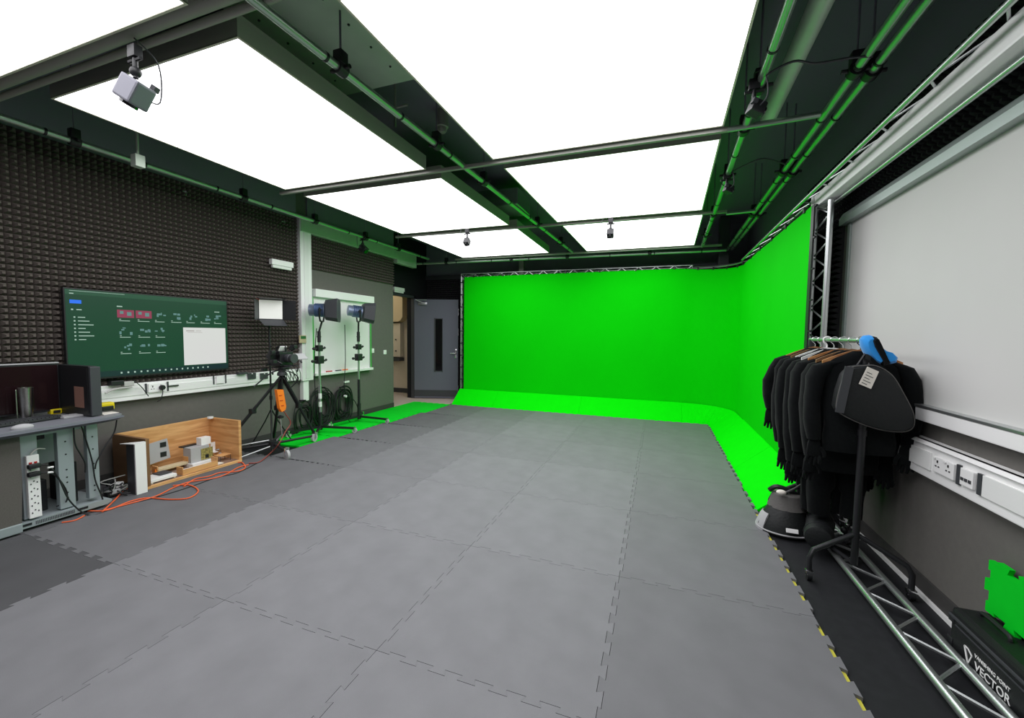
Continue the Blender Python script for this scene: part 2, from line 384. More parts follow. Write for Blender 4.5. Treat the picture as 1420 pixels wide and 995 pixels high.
for x, lab in ((349, 'black socket on the trunking left of the camera tripod'), (366, 'black socket on the trunking directly behind the light stand')):
    q = P(x, 521, 'x', XL+.08); socket_left(q, .11, .08, lab, m='dk2', holes=True)
q = P(335, 519, 'x', XL+.08)
tag(B().box((XL+.05, q.y-.06, .95), (XL+.11, q.y+.06, .975), .004).build('adaptor', 'dk2'), 'small dark box lying on top of the trunking by black sockets', 'adaptor')
# clutter on the trunking ledge next to the desk
for (x, y, w_, m, lab) in ((160, 531, .1, 'dk', 'black power brick on the trunking behind the computer'), (176, 532, .08, 'cable_w', 'pale clip-on hub on the trunking below the screen')):
    q = P(x, y, 'x', XL+.09); tag(B().box((XL+.07, q.y-w_/2, q.z-.02), (XL+.13, q.y+w_/2, q.z+.025), .006).build('power_brick', m), lab, 'adaptor')
q0 = P(146, 545, 'x', XL+.12); q1 = P(168, 538, 'x', XL+.12); q2 = P(183, 536, 'x', XL+.12)
tag(B().tube([q0, q0.lerp(q1, .5)+V((0, 0, .01)), q1, q2], .008).build('cable', 'cable_w', smooth=True), 'thick pale cable along the trunking beside the computer', 'cable')
q0 = P(185, 527, 'x', XL+.1); q1 = P(196, 536, 'x', XL+.11); q2 = P(206, 549, 'x', XL+.11)
tag(B().tube([q0, q1, q2], .004).build('cable', 'dk', smooth=True), 'thin black cable drooping over the trunking under the wall screen', 'cable')

# emergency light fittings
def emergency(p, ax_wall, w, label):
    t = thing('emergency_light', label, 'emergency light', (ax_wall, p.y, p.z-.06))
    B().box((ax_wall, p.y-w/2, p.z-.02), (ax_wall+.06, p.y+w/2, p.z+.055), .008).build('housing', 'white', t)
    B().box((ax_wall+.01, p.y-w/2+.02, p.z-.06), (ax_wall+.05, p.y+w/2-.02, p.z-.02), .01).build('diffuser', 'white_m', t)
q = P(389, 367, 'x', XL+.07); emergency(q, XL+.06, .34, 'white emergency light on the foam left of vertical trunking')
q = P(555, 402, 'x', -6.05); emergency(q, -6.12, .36, 'white emergency light above the open doorway')
for x, y, lab in ((516, 486, 'round white wall switch right beside the whiteboard'), (534, 488, 'square white wall switch nearer the doorway')):
    q = P(x, y, 'x', XL+.01); q.y = max(q.y, 2.72); t = thing('wall_switch', lab, 'switch', (XL, q.y, q.z-.04))
    B().box((XL, q.y-.042, q.z-.042), (XL+.014, q.y+.042, q.z+.042), .006 if x > 520 else .012).build('face_plate', 'white', t)
    B().box((XL+.013, q.y-.012, q.z-.02), (XL+.019, q.y+.012, q.z+.02), .002).build('rocker', 'white_m', t)
for x, y, n_ in ((257, 267, 'left'), (394, 307, 'right')):
    q = P(x, y, 'x', XL+.04); tag(B().lathe([(.03, 0), (.03, .012), (.02, .014), (.012, .006)], (XL+.02, q.y, q.z), (1, 0, 0)).build('cable_hole_ring', 'alu'), n_+'most pale round grommet on the black wall band above the foam', 'grommet')
# pale green beam over whiteboard
t = thing('boxed_beam', 'greenish boxed duct beam along the wall top above the whiteboard', 'beam', (XL, 2, 2.92))
B().box((XL, 1.08, 2.93), (XL+.1, 3.36, 3.15), .004).build('beam_long', 'duct', t)
B().box((XL, 3.36, 2.86), (XL+.1, 4.03, 3.12), .004).build('beam_end', 'duct', t)
# whiteboard
t = thing('whiteboard', 'white wall whiteboard behind the two wheeled light stands', 'whiteboard', (XL, 2, .82))
B().box((XL, 1.32, .86), (XL+.025, 2.64, 2.1)).build('board', 'whiteboard', t)
for a0, a1 in (((1.30, .84), (1.345, 2.12)), ((2.61, .84), (2.66, 2.12))): B().box((XL, a0[0], a0[1]), (XL+.04, a1[0], a1[1]), .004).build('frame_post', 'alu', t)
B().box((XL, 1.34, 2.02), (XL+.09, 2.68, 2.14), .008).build('roller_case', 'white', t)
B().box((XL, 1.32, .82), (XL+.09, 2.64, .86), .005).build('pen_tray', 'white_m', t)
for y, m, nm in ((1.55, 'red', 'red'), (1.75, 'dk2', 'black'), (1.9, 'orange', 'orange')):
    tag(B().cyl((XL+.06, y, .87), (XL+.06, y+.12, .87), .009).build('marker_pen', m, smooth=True), nm+' marker pen lying in the whiteboard tray', 'pen')
tag(B().box((XL, P(480, 541, 'x', XL).y-.06, .64), (XL+.02, P(480, 541, 'x', XL).y+.06, .67), .003).build('wall_plate', 'white'), 'thin white plate on the wall under the whiteboard', 'plate')

# ================================================================== FLOOR MATS
NT = 14
def mat_tile(wd, dp, teeth_x=None, teeth_y=None, th=.02, amp=.014, gap=.0011, cut=None):
    """interlocking tile; toothed outline on four sides. cut: set of straight sides"""
    cut = cut or ''
    def edge(n, length):
        pts = []; st = length/n
        for i in range(n):
            s = 1 if i % 2 else -1
            if i == 0 or i == n-1: s = 0
            a = i*st; w2 = .12*st*(1 if s > 0 else -1 if s < 0 else 0)
            pts += [(a+.004*0, s*amp, w2)]
        out = []
        for i in range(n):
            a = i*st; s = pts[i][1]
            fl = .1*st if s else 0
            out.append((a-(fl if i else 0), s)); out.append((a+st+(fl if i < n-1 else 0), s))
        return out
    nx = teeth_x or max(3, int(round(wd*NT))); ny = teeth_y or max(3, int(round(dp*NT)))
    ex = edge(nx, wd); ey = edge(ny, dp)
    if True:
        ex = [(a, s) for a, s in ex]; ey = [(a, s) for a, s in ey]
    g = gap
    poly = []
    bot = [(a, (0 if 'b' in cut else s)+g) for a, s in ex]; rt = [(wd-g+(0 if 'r' in cut else s), a) for a, s in ey]
    top = [(a, dp-g+(0 if 't' in cut else s)) for a, s in reversed(ex)]; lf = [(g+(0 if 'l' in cut else s), a) for a, s in reversed(ey)]
    fix = lambda x, y: (min(max(x, g-amp), wd-g+amp), min(max(y, g-amp), dp-g+amp))
    bot[0] = (g, g); bot[-1] = (wd-g, g); rt[0] = (wd-g, g); rt[-1] = (wd-g, dp-g); top[0] = (wd-g, dp-g); top[-1] = (g, dp-g); lf[0] = (g, dp-g); lf[-1] = (g, g)
    seq = bot+rt[1:]+top[1:]+lf[1:-1]
    b = B(); b.prism(seq, 'z', 0, th)
    return b
proto = {}
def ordn(i): return ['first', 'second', 'third', 'fourth', 'fifth', 'sixth', 'seventh', 'eighth', 'ninth'][i]
shade = {(0, 0): .9, (1, 0): .9, (2, 0): .92, (3, 0): .9, (4, 0): .88, (5, 0): .84, (6, 0): .82, (7, 0): .82, (1, 1): .93, (4, 1): 1.05, (3, 1): 1.04, (4, 2): 1.02, (5, 2): 1.0, (1, 3): .9, (0, 3): .86, (2, 3): .95, (3, 3): .92, (4, 3): .93, (5, 3): .96, (6, 3): .92,  # light falloff to sides and back painted into mat colour; near-left tiles truly darker
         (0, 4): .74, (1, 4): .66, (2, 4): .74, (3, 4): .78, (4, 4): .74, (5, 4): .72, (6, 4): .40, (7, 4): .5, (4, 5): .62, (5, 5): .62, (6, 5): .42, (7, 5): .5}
rnd = random.Random(4)
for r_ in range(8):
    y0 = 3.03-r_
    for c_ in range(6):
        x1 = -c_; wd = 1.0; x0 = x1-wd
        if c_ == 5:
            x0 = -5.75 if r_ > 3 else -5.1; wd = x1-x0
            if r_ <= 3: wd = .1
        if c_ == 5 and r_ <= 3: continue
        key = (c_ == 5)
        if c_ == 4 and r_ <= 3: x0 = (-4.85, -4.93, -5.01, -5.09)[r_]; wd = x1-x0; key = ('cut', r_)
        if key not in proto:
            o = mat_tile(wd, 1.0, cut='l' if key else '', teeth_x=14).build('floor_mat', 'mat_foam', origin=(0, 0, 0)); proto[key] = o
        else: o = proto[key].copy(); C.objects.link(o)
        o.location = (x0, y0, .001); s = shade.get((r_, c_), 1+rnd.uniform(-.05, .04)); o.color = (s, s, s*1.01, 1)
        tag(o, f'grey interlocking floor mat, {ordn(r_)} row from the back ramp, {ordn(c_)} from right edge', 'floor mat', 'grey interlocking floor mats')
# narrow filler strip of mat between the grey field and green mats
# green mats by the left wall
for i, (y, xr) in enumerate(((.45, -5.10), (1.03, -5.02), (2.03, -4.94), (3.03, -4.86))):
    if i == 0: b = B(); b.prism([(-5.70, y+.22), (-5.42, y), (-5.12, y+.02), (-5.10, 1.02), (-5.70, 1.02)], 'z', 0.001, .021)
    else: b = mat_tile(xr+5.745, 1.0, cut='l'); bmesh.ops.translate(b.bm, vec=(-5.745, y, .001), verts=b.bm.verts)
    o = b.build('green_floor_mat', 'mat_green'); o.color = (1, 1, 1, 1)
    tag(o, 'bright green interlocking floor mat '+['nearest the camera tripod', 'beneath the wheeled light stands', 'beside the whiteboard wall end', 'in front of the open doorway'][i], 'floor mat', 'green floor mats by the left wall')
struct(B().box((-6.12, 3.354, 0), (-5.75, YB, .004)).box((-5.75, 4.04, 0), (-4.95, YB, .004)).build('floor_threshold', 'beige'))
# yellow tape peeking through the notches on the right edge
tag(B().box((-.012, -3.9, .0005), (.007, .45, .006)).build('floor_tape', 'tape'), 'yellow marking tape under the toothed right edge of the mats', 'tape')

# ================================================================== GREEN SCREEN
YS, XS = 4.47, .37
def arc(cx, cy, r, a0, a1, n): return [(cx+r*math.cos(math.radians(a0+(a1-a0)*i/n)), cy+r*math.sin(math.radians(a0+(a1-a0)*i/n))) for i in range(n+1)]
RC = .75
path = [(-4.78+i*(XS-RC+4.78)/20, YS) for i in range(21)]+arc(XS-RC, YS-RC, RC, 90, 0, 14)[1:]+[(XS, YS-RC-(YS-RC-.72)*i/16) for i in range(1, 17)]
def ztop(x, y): return 2.70 if y > 4.4 and x < -.5 else 2.70-.09*min(1, max(0, (x+.5)/.87))-.01*max(0, (3.5-y)/2.8)*0
def surface(path, z0, z1f, thick, name, m, nz=14, smooth=True):
    bm = bmesh.new(); rows = []
    for i, (x, y) in enumerate(path):
        a = V(path[max(i-1, 0)]); b_ = V(path[min(i+1, len(path)-1)]); t = (b_-a).normalized(); nn = V((-t.y, t.x))
        col = []
        for k in range(nz+1):
            z = z0+(z1f(x, y)-z0)*k/nz
            wv = .004*math.sin(i*1.7)*math.sin(k*.5)+.006*noise.noise(V((x*2, y*2, z)))
            col.append((V((x+nn.x*wv, y+nn.y*wv, z)), V((x+nn.x*(wv+thick), y+nn.y*(wv+thick), z))))
        rows.append(col)
    F_ = [[bm.verts.new(c[0]) for c in r] for r in rows]; G_ = [[bm.verts.new(c[1]) for c in r] for r in rows]
    for i in range(len(rows)-1):
        for k in range(nz):
            bm.faces.new((F_[i][k], F_[i+1][k], F_[i+1][k+1], F_[i][k+1])); bm.faces.new((G_[i][k], G_[i][k+1], G_[i+1][k+1], G_[i+1][k]))
        bm.faces.new((F_[i][nz], F_[i+1][nz], G_[i+1][nz], G_[i][nz])); bm.faces.new((F_[i][0], G_[i][0], G_[i+1][0], F_[i+1][0]))
    for i in (0, -1):
        for k in range(nz): bm.faces.new((F_[i][k], F_[i][k+1], G_[i][k+1], G_[i][k]))
    b = B(); b.bm.free(); b.bm = bm
    return b.build(name, m, smooth=smooth)
scr = surface(path, .24, ztop, .006, 'green_screen', 'screen')
tag(scr, 'tall bright green chroma screen wrapping round the back right corner', 'green screen')
# black hem ties around the screen edge
for i, (x, y) in enumerate(path[1::3]):
    z = ztop(x, y)
    n_ = B().box((x-.012, y-.012, z-.012), (x+.012, y+.02, z+.035)).build('elastic_tie', 'dk', scr, origin=scr.location)
for k in range(9):
    z = .5+k*.26; B().box((-4.86, YS-.008, z), (-4.775, YS+.01, z+.02)).build('elastic_tie', 'dk', scr, origin=scr.location)
    B().box((XS-.004, .62, z), (XS+.012, .73, z+.012)).build('elastic_tie', 'dk', scr, origin=scr.location)
B().box((XS-.006, .655, .3), (XS+.006, .722, 2.6)).build('black_hem', 'dk', scr, origin=scr.location)
# ramp (coving)
y0, y1, zt = 4.045, 4.44, .30
def ramp(x0, x1, label, sl=0):
    b = B(); b.rings([[V((x0, y0, 0)), V((x0+sl, y1, zt)), V((x0+sl, y1+.02, zt)), V((x0, y1+.02, 0))], [V((x1, y0, 0)), V((x1, y1, zt)), V((x1, y1+.02, zt)), V((x1, y1+.02, 0))]])
    return tag(b.build('green_ramp', 'coving'), label, 'green ramp', 'sloping green ramp pieces')
ramp(-4.86, -3.95, 'sloping green ramp piece at the far left end of the back screen')
ramp(-3.948, -2.2, 'long green ramp piece, second from the left under the back screen')
ramp(-2.198, -.404, 'long green ramp piece, left neighbour of the curved corner piece')
rx0, rx1 = .005, .36
# curved corner piece
b = B(); n = 12; ra = arc(rx1-.72, y1-.72, .72, 90, 0, n)
tops = [(-.402, y1)]+ra+[(rx1, 3.2)]; 
bots = [(-.402, y0)]+[(-.36+(.365)*min(1, i/(n/2)), y0) if i <= n/2 else (rx0, y0-(y0-3.6)*(i-n/2)/(n/2)) for i in range(n+1)]+[(rx0, 3.2)]
rg = []
for (tx, ty), (bx, by) in zip(tops, bots): rg.append([V((bx, by, 0)), V((tx, ty, zt)), V((tx+.001, ty+.001, 0))])
b.rings(rg); tag(b.build('green_ramp', 'coving'), 'curved green ramp piece filling the back right corner', 'green ramp', 'sloping green ramp pieces')
def rampr(a0, a1, label):
    b = B(); b.rings([[V((rx0, a0, 0)), V((rx1, a0, zt)), V((rx1+.01, a0, zt)), V((rx1+.01, a0, 0))], [V((rx0, a1, 0)), V((rx1, a1, zt)), V((rx1+.01, a1, zt)), V((rx1+.01, a1, 0))]])
    return tag(b.build('green_ramp', 'coving'), label, 'green ramp', 'sloping green ramp pieces')
rampr(3.198, 1.632, 'green ramp piece along the right screen, farther from the clothes rack')
rampr(1.628, .47, 'green ramp piece along the right screen, beside the clothes rack')

# ================================================================== TRUSS
def ladder(p0, p1, off, n, label, r=.017, name='lighting_truss', m='alu', third=None, rr=.006, end=True):
    p0 = V(p0); p1 = V(p1); off = V(off); t = thing(name, label, 'truss', p0)
    B().cyl(p0, p1, r, seg=12).build('chord', m, t, smooth=True)
    B().cyl(p0+off, p1+off, r, seg=12).build('chord', m, t, smooth=True)
    pr = [(V((0, 0, 0)), off)]
    if third is not None:
        third = V(third); B().cyl(p0+third, p1+third, r, seg=12).build('chord', m, t, smooth=True); pr += [(off, third), (third, V((0, 0, 0)))]
    b = B()
    for a, c in pr:
        for i in range(n):
            q0 = p0.lerp(p1, i/n); q1 = p0.lerp(p1, (i+1)/n); qm = p0.lerp(p1, (i+.5)/n)
            b.cyl(q0+a, qm+c, rr, seg=6); b.cyl(qm+c, q1+a, rr, seg=6)
    b.build('lattice', m, t, smooth=True)
    if end:
        b = B()
        for q in (p0, p1):
            b.cyl(q, q+off, rr*1.2, seg=8)
            if third is not None: b.cyl(q, q+third, rr*1.2, seg=8)
        b.build('end_frame', m, t, smooth=True)
    return t
ladder((-4.87, YS+.03, 2.775), (-.3, YS+.03, 2.755), (0, .02, -.115), 15, 'thin horizontal truss along the top of the back green screen', third=(0, .16, -.02), r=.010, rr=.006)
ladder((-4.86, YS+.02, .02), (-4.86, YS+.02, 2.72), (-.05, .16, 0), 16, 'slim vertical truss post at the left end of the green screen', r=.015)
# right top truss in segments, runs towards the camera
ladder((.33, 3.6, 2.66), (.34, -3.2, 2.72), (.135, 0, .055), 15, 'long horizontal truss above the right green screen, running overhead', r=.015)
# corner truss bend
b = B(); t = thing('truss_corner', 'curved truss piece above the corner of the green screen', 'truss', (.1, 4.3, 2.68))
ar = arc(XS-RC, YS-RC+.04, RC, 90, 0, 10)
b = B(); b.tube([V((x, y, 2.70-.04*i/10)) for i, (x, y) in enumerate(ar)], .015); b.build('chord', 'alu', t, smooth=True)
b = B(); b.tube([V((x+.1, y+.1, 2.735-.04*i/10)) for i, (x, y) in enumerate(ar)], .015); b.build('chord', 'alu', t, smooth=True)
b = B()
for i in range(10): b.cyl((ar[i][0], ar[i][1], 2.70-.004*i), (ar[i+1][0]+.1, ar[i+1][1]+.1, 2.73-.004*i), .006, seg=6)
b.build('lattice', 'alu', t, smooth=True)
# front tower
ladder((.40, .74, .03), (.40, .74, 2.60), (.05, -.18, 0), 12, 'silver truss tower standing at the front end of the right green screen', r=.022, rr=.007)
# floor truss
ladder((.335, .95, .05), (.325, -2.6, .05), (.165, 0, 0), 11, 'silver ladder truss lying on the floor below the clothes rack', r=.02, rr=.009)

# ================================================================== CEILING LIGHT PANELS
def light_panel(x0, x1, y0, y1, label, dx=0):
    z0, z1 = 3.0, 3.12
    t = thing('ceiling_light_panel', label, 'ceiling light', ((x0+x1)/2, (y0+y1)/2, z0), 'large square ceiling light panels')
    def sk(x, y): return V((x+dx*(y-y0), y, 0))
    c = [sk(x0, y0), sk(x1, y0), sk(x1, y1), sk(x0, y1)]
    ci = [c[0]+V((.012, .012, 0)), c[1]+V((-.012, .012, 0)), c[2]+V((-.012, -.012, 0)), c[3]+V((.012, -.012, 0))]
    b = B(); b.rings([[q+V((0, 0, z0)) for q in c], [q+V((0, 0, z1)) for q in c], [q+V((0, 0, z1)) for q in ci], [q+V((0, 0, z0)) for q in ci]], closed=True)
    b.build('frame', 'frame', t)
    b = B(); b.rings([[q+V((0, 0, z0-.002)) for q in c], [q+V((0, 0, z0+.004)) for q in c], [q+V((0, 0, z0+.004)) for q in ci], [q+V((0, 0, z0-.002)) for q in ci]], closed=True)
    b.build('edge_trim', 'trim_edge', t)
    b = B(); b.quad(*[q+V((0, 0, z0+.002)) for q in reversed(ci)]); o = b.build('diffuser_skin', 'skin', t)
    b = B(); b.quad(*[q+V((0, 0, z1-.004)) for q in ci]); b.build('back_board', 'frame', t)
    return t
# left column
light_panel(-4.70, -2.93, -3.92, -2.10, 'left ceiling light panel at the top left corner of the room')
light_panel(-4.64, -2.91, -1.88, -.10, 'large left ceiling light panel with the grey camera hung before it', .01)
light_panel(-4.60, -2.86, .12, 1.92, 'left column ceiling light panel, third from the camera', .022)
light_panel(-4.54, -2.77, 2.10, 3.92, 'smallest looking left ceiling light panel near the green screen', .0)
light_panel(-2.30, -.48, -3.92, -2.10, 'right ceiling light panel straight above the camera')
light_panel(-2.25, -.45, -1.90, -.10, 'largest looking right ceiling light panel in the picture centre', .012)
light_panel(-2.20, -.42, .10, 1.98, 'right column ceiling light panel between two cross rails', .022)
light_panel(-2.13, -.35, 2.18, 3.98, 'right column ceiling light panel nearest the green screen', .02)

# cross rails under the gaps
def rail(y0, y1, x0, x1, z, label, hgt=.03, wd=.03):
    b = B(); d = V((x1-x0, y1-y0, 0)); 
    b.rings([[V((x0, y0-wd/2, z)), V((x0, y0+wd/2, z)), V((x0, y0+wd/2, z+hgt)), V((x0, y0-wd/2, z+hgt))], [V((x1, y1-wd/2, z)), V((x1, y1+wd/2, z)), V((x1, y1+wd/2, z+hgt)), V((x1, y1-wd/2, z+hgt))]])
    return tag(b.build('cross_rail', 'frame'), label, 'ceiling rail')
rail(-.05, -.06, -4.75, -.40, 2.975, 'dark cross rail between the first and second rows of light panels')
rail(2.02, 2.10, -4.75, -.1, 2.975, 'dark cross rail that two small cameras hang from')
rail(4.00, 4.06, -4.75, .1, 2.975, 'dark cross rail at the far ends of the light panels')
tag(B().cyl((-5.3, -2.045, 3.05), (-.4, -2.05, 3.05), .045, seg=20).build('ceiling_duct', 'frame', smooth=True), 'thick dark tube crossing the ceiling at the upper left', 'ceiling tube')
tag(B().cyl((-5.3, -1.965, 3.03), (-.4, -1.975, 3.03), .02, seg=16).build('ceiling_pipe', 'frame', smooth=True), 'thin dark pipe alongside the thick tube at upper left', 'pipe')

# ------------------------------------------------------------------ pipes
def pipe(p0, p1, r, label, couplers=(), m='pipe', bands=6):
    p0 = V(p0); p1 = V(p1); t = thing('ceiling_pipe', label, 'pipe', p0)
    B().cyl(p0, p1, r, seg=16).build('tube', m, t, smooth=True)
    d = (p1-p0).normalized()
    for k in range(bands):
        q = p0.lerp(p1, (k+.5)/bands); B().cyl(q-d*.008, q+d*.008, r*1.12, seg=16).build('clip_band', 'dk', t)
    for f in couplers:
        q = p0.lerp(p1, f); s = V((0, 0, 1)).cross(d).normalized(); b = B()
        b.cyl(q-d*.03, q+d*.03, r*1.6, seg=14); b.box(q+V((-.03, -.03, r)), q+V((.03, .03, r+.07)), .006); b.cyl(q-s*.07, q+s*.07, .012, seg=8)
        b.build('clamp', 'dk', t, smooth=True)
        B().cyl(q+V((0, 0, r+.06)), q+V((0, 0, 3.6-q.z)), .006, seg=8).build('drop_rod', 'ceil', t, smooth=True)
    return t
def frac(y, a, b): return (y-a)/(b-a)
pipe((-5.27, -3.9, 2.98), (-5.22, 3.75, 2.98), .024, 'long overhead pipe nearest the left foam wall', [frac(y, -3.9, 3.75) for y in (-1.5, -.1, .9, 1.9, 2.75)], bands=12)
pipe((-2.70, -3.9, 3.0), (-2.35, 3.95, 3.0), .024, 'overhead pipe running between the two columns of light panels', [frac(y, -3.9, 3.95) for y in (-1.5, -.5, .35, 2.0, 3.2)], bands=12)
pipe((-.37, -3.9, 3.0), (-.19, 4.1, 3.0), .026, 'overhead pipe just right of the light panels', [frac(y, -3.9, 4.1) for y in (-.55, .0, .9, 2.2, 3.3)], bands=12)
pipe((.14, -3.9, 3.0), (.245, 4.5, 3.0), .026, 'left pipe of the close pair above the right green screen', [frac(y, -3.9, 4.5) for y in (-.55, .95, 2.3)], bands=14)
pipe((.245, -3.9, 3.0), (.31, 4.5, 3.0), .026, 'right pipe of the close pair above the right green screen', [frac(y, -3.9, 4.5) for y in (-.5, 1.0, 2.35)], bands=14)
pipe((-5.9, 4.02, 2.95), (.2, 4.30, 2.95), .024, 'overhead pipe crossing in front of the back wall', [.15, .38, .56, .8], bands=8)
tag(B().cyl((-.16, -4.2, 3.2), (-.07, .30, 3.2), .058, seg=24).build('ventilation_duct', 'duct', smooth=True), 'fat round duct overhead at the right that ends in mid air', 'duct')
for x0, x1, y, lab in ((-.40, .15, -.08, 'short cross pipe right of the biggest light panels'), (-.1, .2, 2.15, 'short cross pipe between right pipes, farther away')):
    tag(B().cyl((x0, y, 2.98), (x1, y-.03, 2.98), .02, seg=12).build('ceiling_pipe', 'pipe', smooth=True), lab, 'pipe')
# green tinted sheet-metal strip between the panel columns
t = thing('ceiling_sheet', 'pale riveted sheet metal duct between the panel columns', 'duct', (-2.9, -2.5, 3.3))
B().box((-3.22, -4.0, 3.32), (-2.5, -.82, 3.5), .004).build('body', 'duct', t)
b = B()
for k in range(9):
    for x in (-3.1, -2.62): b.sph((x, -2.6+k*.2, 3.318), .008, seg=8)
b.build('rivets', 'dk2', t)
tag(B().box((-3.2, 1.7, 3.2), (-2.62, 2.25, 3.42), .015).build('ceiling_box', 'pipe'), 'shiny box reflecting green between the light panels', 'box')
tag(B().box((-4.95, 1.0, 3.3), (-4.66, 2.7, 3.5), .01).build('ceiling_duct', 'duct'), 'pale sheet duct left of the light panels above whiteboard', 'duct')
q = P(613, 184, 'z', 3.4)
tag(B().lathe([(.06, .2), (.06, .05), (.045, .045), (.045, .02), (.03, 0)], (q.x, q.y, 3.4)).build('smoke_detector', 'frame', smooth=True), 'round smoke detector above the gap between light panels', 'smoke detector')
# conduit bracket near detector
q0 = P(548, 150, 'z', 3.3); q1 = P(565, 145, 'z', 3.3); q2 = P(548, 175, 'z', 3.3)
tag(B().tube([q0+V((0, 0, .3)), q0, q1], .01, smooth=False).tube([q2, q0], .01).build('conduit', 'frame'), 'bent grey conduit above the gap pipe', 'conduit')
# round couplers under left pipe with a hanging box
q = P(191, 215, 'z', 2.95)
t = thing('hanging_bracket', 'small grey hanging box on a rod at the upper left', 'bracket', q)
B().box(q-V((.035, .035, .1)), q+V((.035, .035, .0)), .004).build('box', 'duct', t); B().cyl(q, q+V((0, 0, .6)), .01).build('rod', 'duct', t)
# column at the back right
tag(B().box((.12, 4.55, 2.66), (.28, 4.75, 3.58), .005).build('ceiling_drop', 'dk2'), 'dark square drop post above the corner of the green screen', 'post')
tag(B().box((-3.66, 4.8, 2.5), (-3.56, 4.9, 3.58), .005).build('ceiling_drop', 'frame'), 'pale drop post above the left part of the green screen', 'post')

# ------------------------------------------------------------------ small cameras hung from the ceiling
def mocap(p, s, m, label, aim=(.3, .5, -.8)):
    p = V(p); t = thing('hanging_camera', label, 'camera', p, 'small cameras hung from ceiling rails')
    b = B(); b.box(p+V((-.03, -.02, -.02)), p+V((.03, .02, .04)), .004); b.cyl(p+V((0, 0, 0)), p+V((0, 0, -.09))*s, .012, seg=10); b.cyl(p+V((-.05, 0, -.03)), p+V((.05, 0, -.03)), .009, seg=8)
    b.sph(p+V((0, 0, -.09))*1.0, .02*s, seg=10); b.build('clamp', 'dk', t, smooth=True)
    a = V(aim).normalized(); R3 = a.to_track_quat('Z', 'Y').to_matrix()
    c = p+V((0, 0, -.13*s))+a*.02
    b = B(); b.box(c-V((.04, .04, .045))*s, c+V((.04, .04, .045))*s, .008*s, rot=R3); b.build('housing', m, t)
    b = B(); b.cyl(c+a*.044*s, c+a*.056*s, .03*s, seg=16); b.build('lens', 'lens', t, smooth=True)
    b = B(); b.box(c+R3 @ V((-.041*s, -.008, -.05))-V((.001, .001, .001)), c+R3 @ V((-.041*s, -.008, -.05))+V((.03, .03, .03)), .004, rot=R3); b.build('connector', 'dk2', t)
    side = a.cross(V((0, 0, 1))).normalized()
    b = B(); b.tube([c+side*.04*s, c+side*.11*s+V((0, 0, .03)), p+side*.1*s+V((0, 0, .03)), p+V((0, 0, .08))], .004, seg=6); b.build('cable', 'dk2', t, smooth=True)
    return t
q = P(187, 75, 'z', 2.92); mocap(q, 1.35, 'grey_body', 'grey cube camera hanging at upper left before a light panel', (-.5, -.15, -.85))
q = P(648, 321, 'z', 2.95); mocap(q, 1.0, 'dk', 'small dark camera hanging before the far left light panel', (0, -.5, -.8))
q = P(847, 307, 'z', 2.95); mocap(q, 1.05, 'dk', 'small dark camera hanging before the far right light panel', (0, -.5, -.8))
q = P(503, 330, 'z', 2.965); mocap(q, 1.2, 'dk', 'black camera clamped to the left wall pipe above whiteboard', (.7, 0, -.6))
q = P(1046, 120, 'z', 2.97); mocap(q, .9, 'dk', 'black camera clamped to the pipe right of the light panels', (.7, .3, -.3))
q = P(1008, 245, 'z', 2.97); mocap(q, .8, 'dk', 'black camera on the same right pipe, farther away', (.7, .3, -.3))
# drooping cables over the right
for pts, lab in (([(1060, 105), (1100, 85), (1130, 88), (1180, 80), (1210, 78)], 'black cable strung between right pipes near the duct'), ([(1012, 240), (1035, 228), (1060, 220), (1090, 228)], 'thin black cable drooping between right pipes farther back')):
    tag(B().tube([P(x, y, 'z', 2.98) for x, y in pts], .007, seg=6).build('cable', 'dk2', smooth=True), lab, 'cable')

# ================================================================== RIGHT WALL
# projector-screen case
t = thing('projection_screen_case', 'long white projection screen case running overhead on the right', 'projector screen', (.48, -1, 2.6))
B().box((.42, -3.4, 2.615), (.53, .87, 2.73), .012).build('case', 'white', t)
B().box((.40, .845, 2.605), (.535, .875, 2.735), .012).build('end_cap', 'white_m', t)
B().cyl((.50, -3.4, 2.595), (.50, .8, 2.595), .014, seg=12).build('bottom_bar', 'alu', t, smooth=True)
q = P(1245, 200, 'x', .5); B().tube([q+V((0, 0, .02)), q+V((0, .012, -.02)), q+V((0, 0, -.045)), q+V((0, -.012, -.02)), q+V((0, 0, .02))], .004, seg=6).build('pull_ring', 'white', t, smooth=True)
# roller blind
t = thing('roller_blind', 'pale grey pulled-down roller blind over the right wall window', 'blind', (XR, -1.3, 1.1))
B().box((.655, -4.2, 1.08), (.662, .72, 2.47)).build('cloth', 'blind', t)
b = B(); b.prism([(.60, 2.445), (.60, 2.50), (.625, 2.545), (.68, 2.545), (.68, 2.445)], 'y', -4.3, .83); b.build('cassette', 'blindcase', t)
B().box((.64, .715, 1.05), (.675, .765, 2.445), .004).build('side_channel', 'blindcase', t)
B().box((.605, -4.3, 1.095), (.655, .83, 1.11), .003).build('bottom_bar', 'alu', t)
struct(B().box((.61, -4.3, 1.02), (.68, .83, 1.095), .006).build('window_1', 'white'))
struct(B().box((.665, .77, 1.02), (.68, .83, 2.5)).build('trim_8', 'wall_dark'))
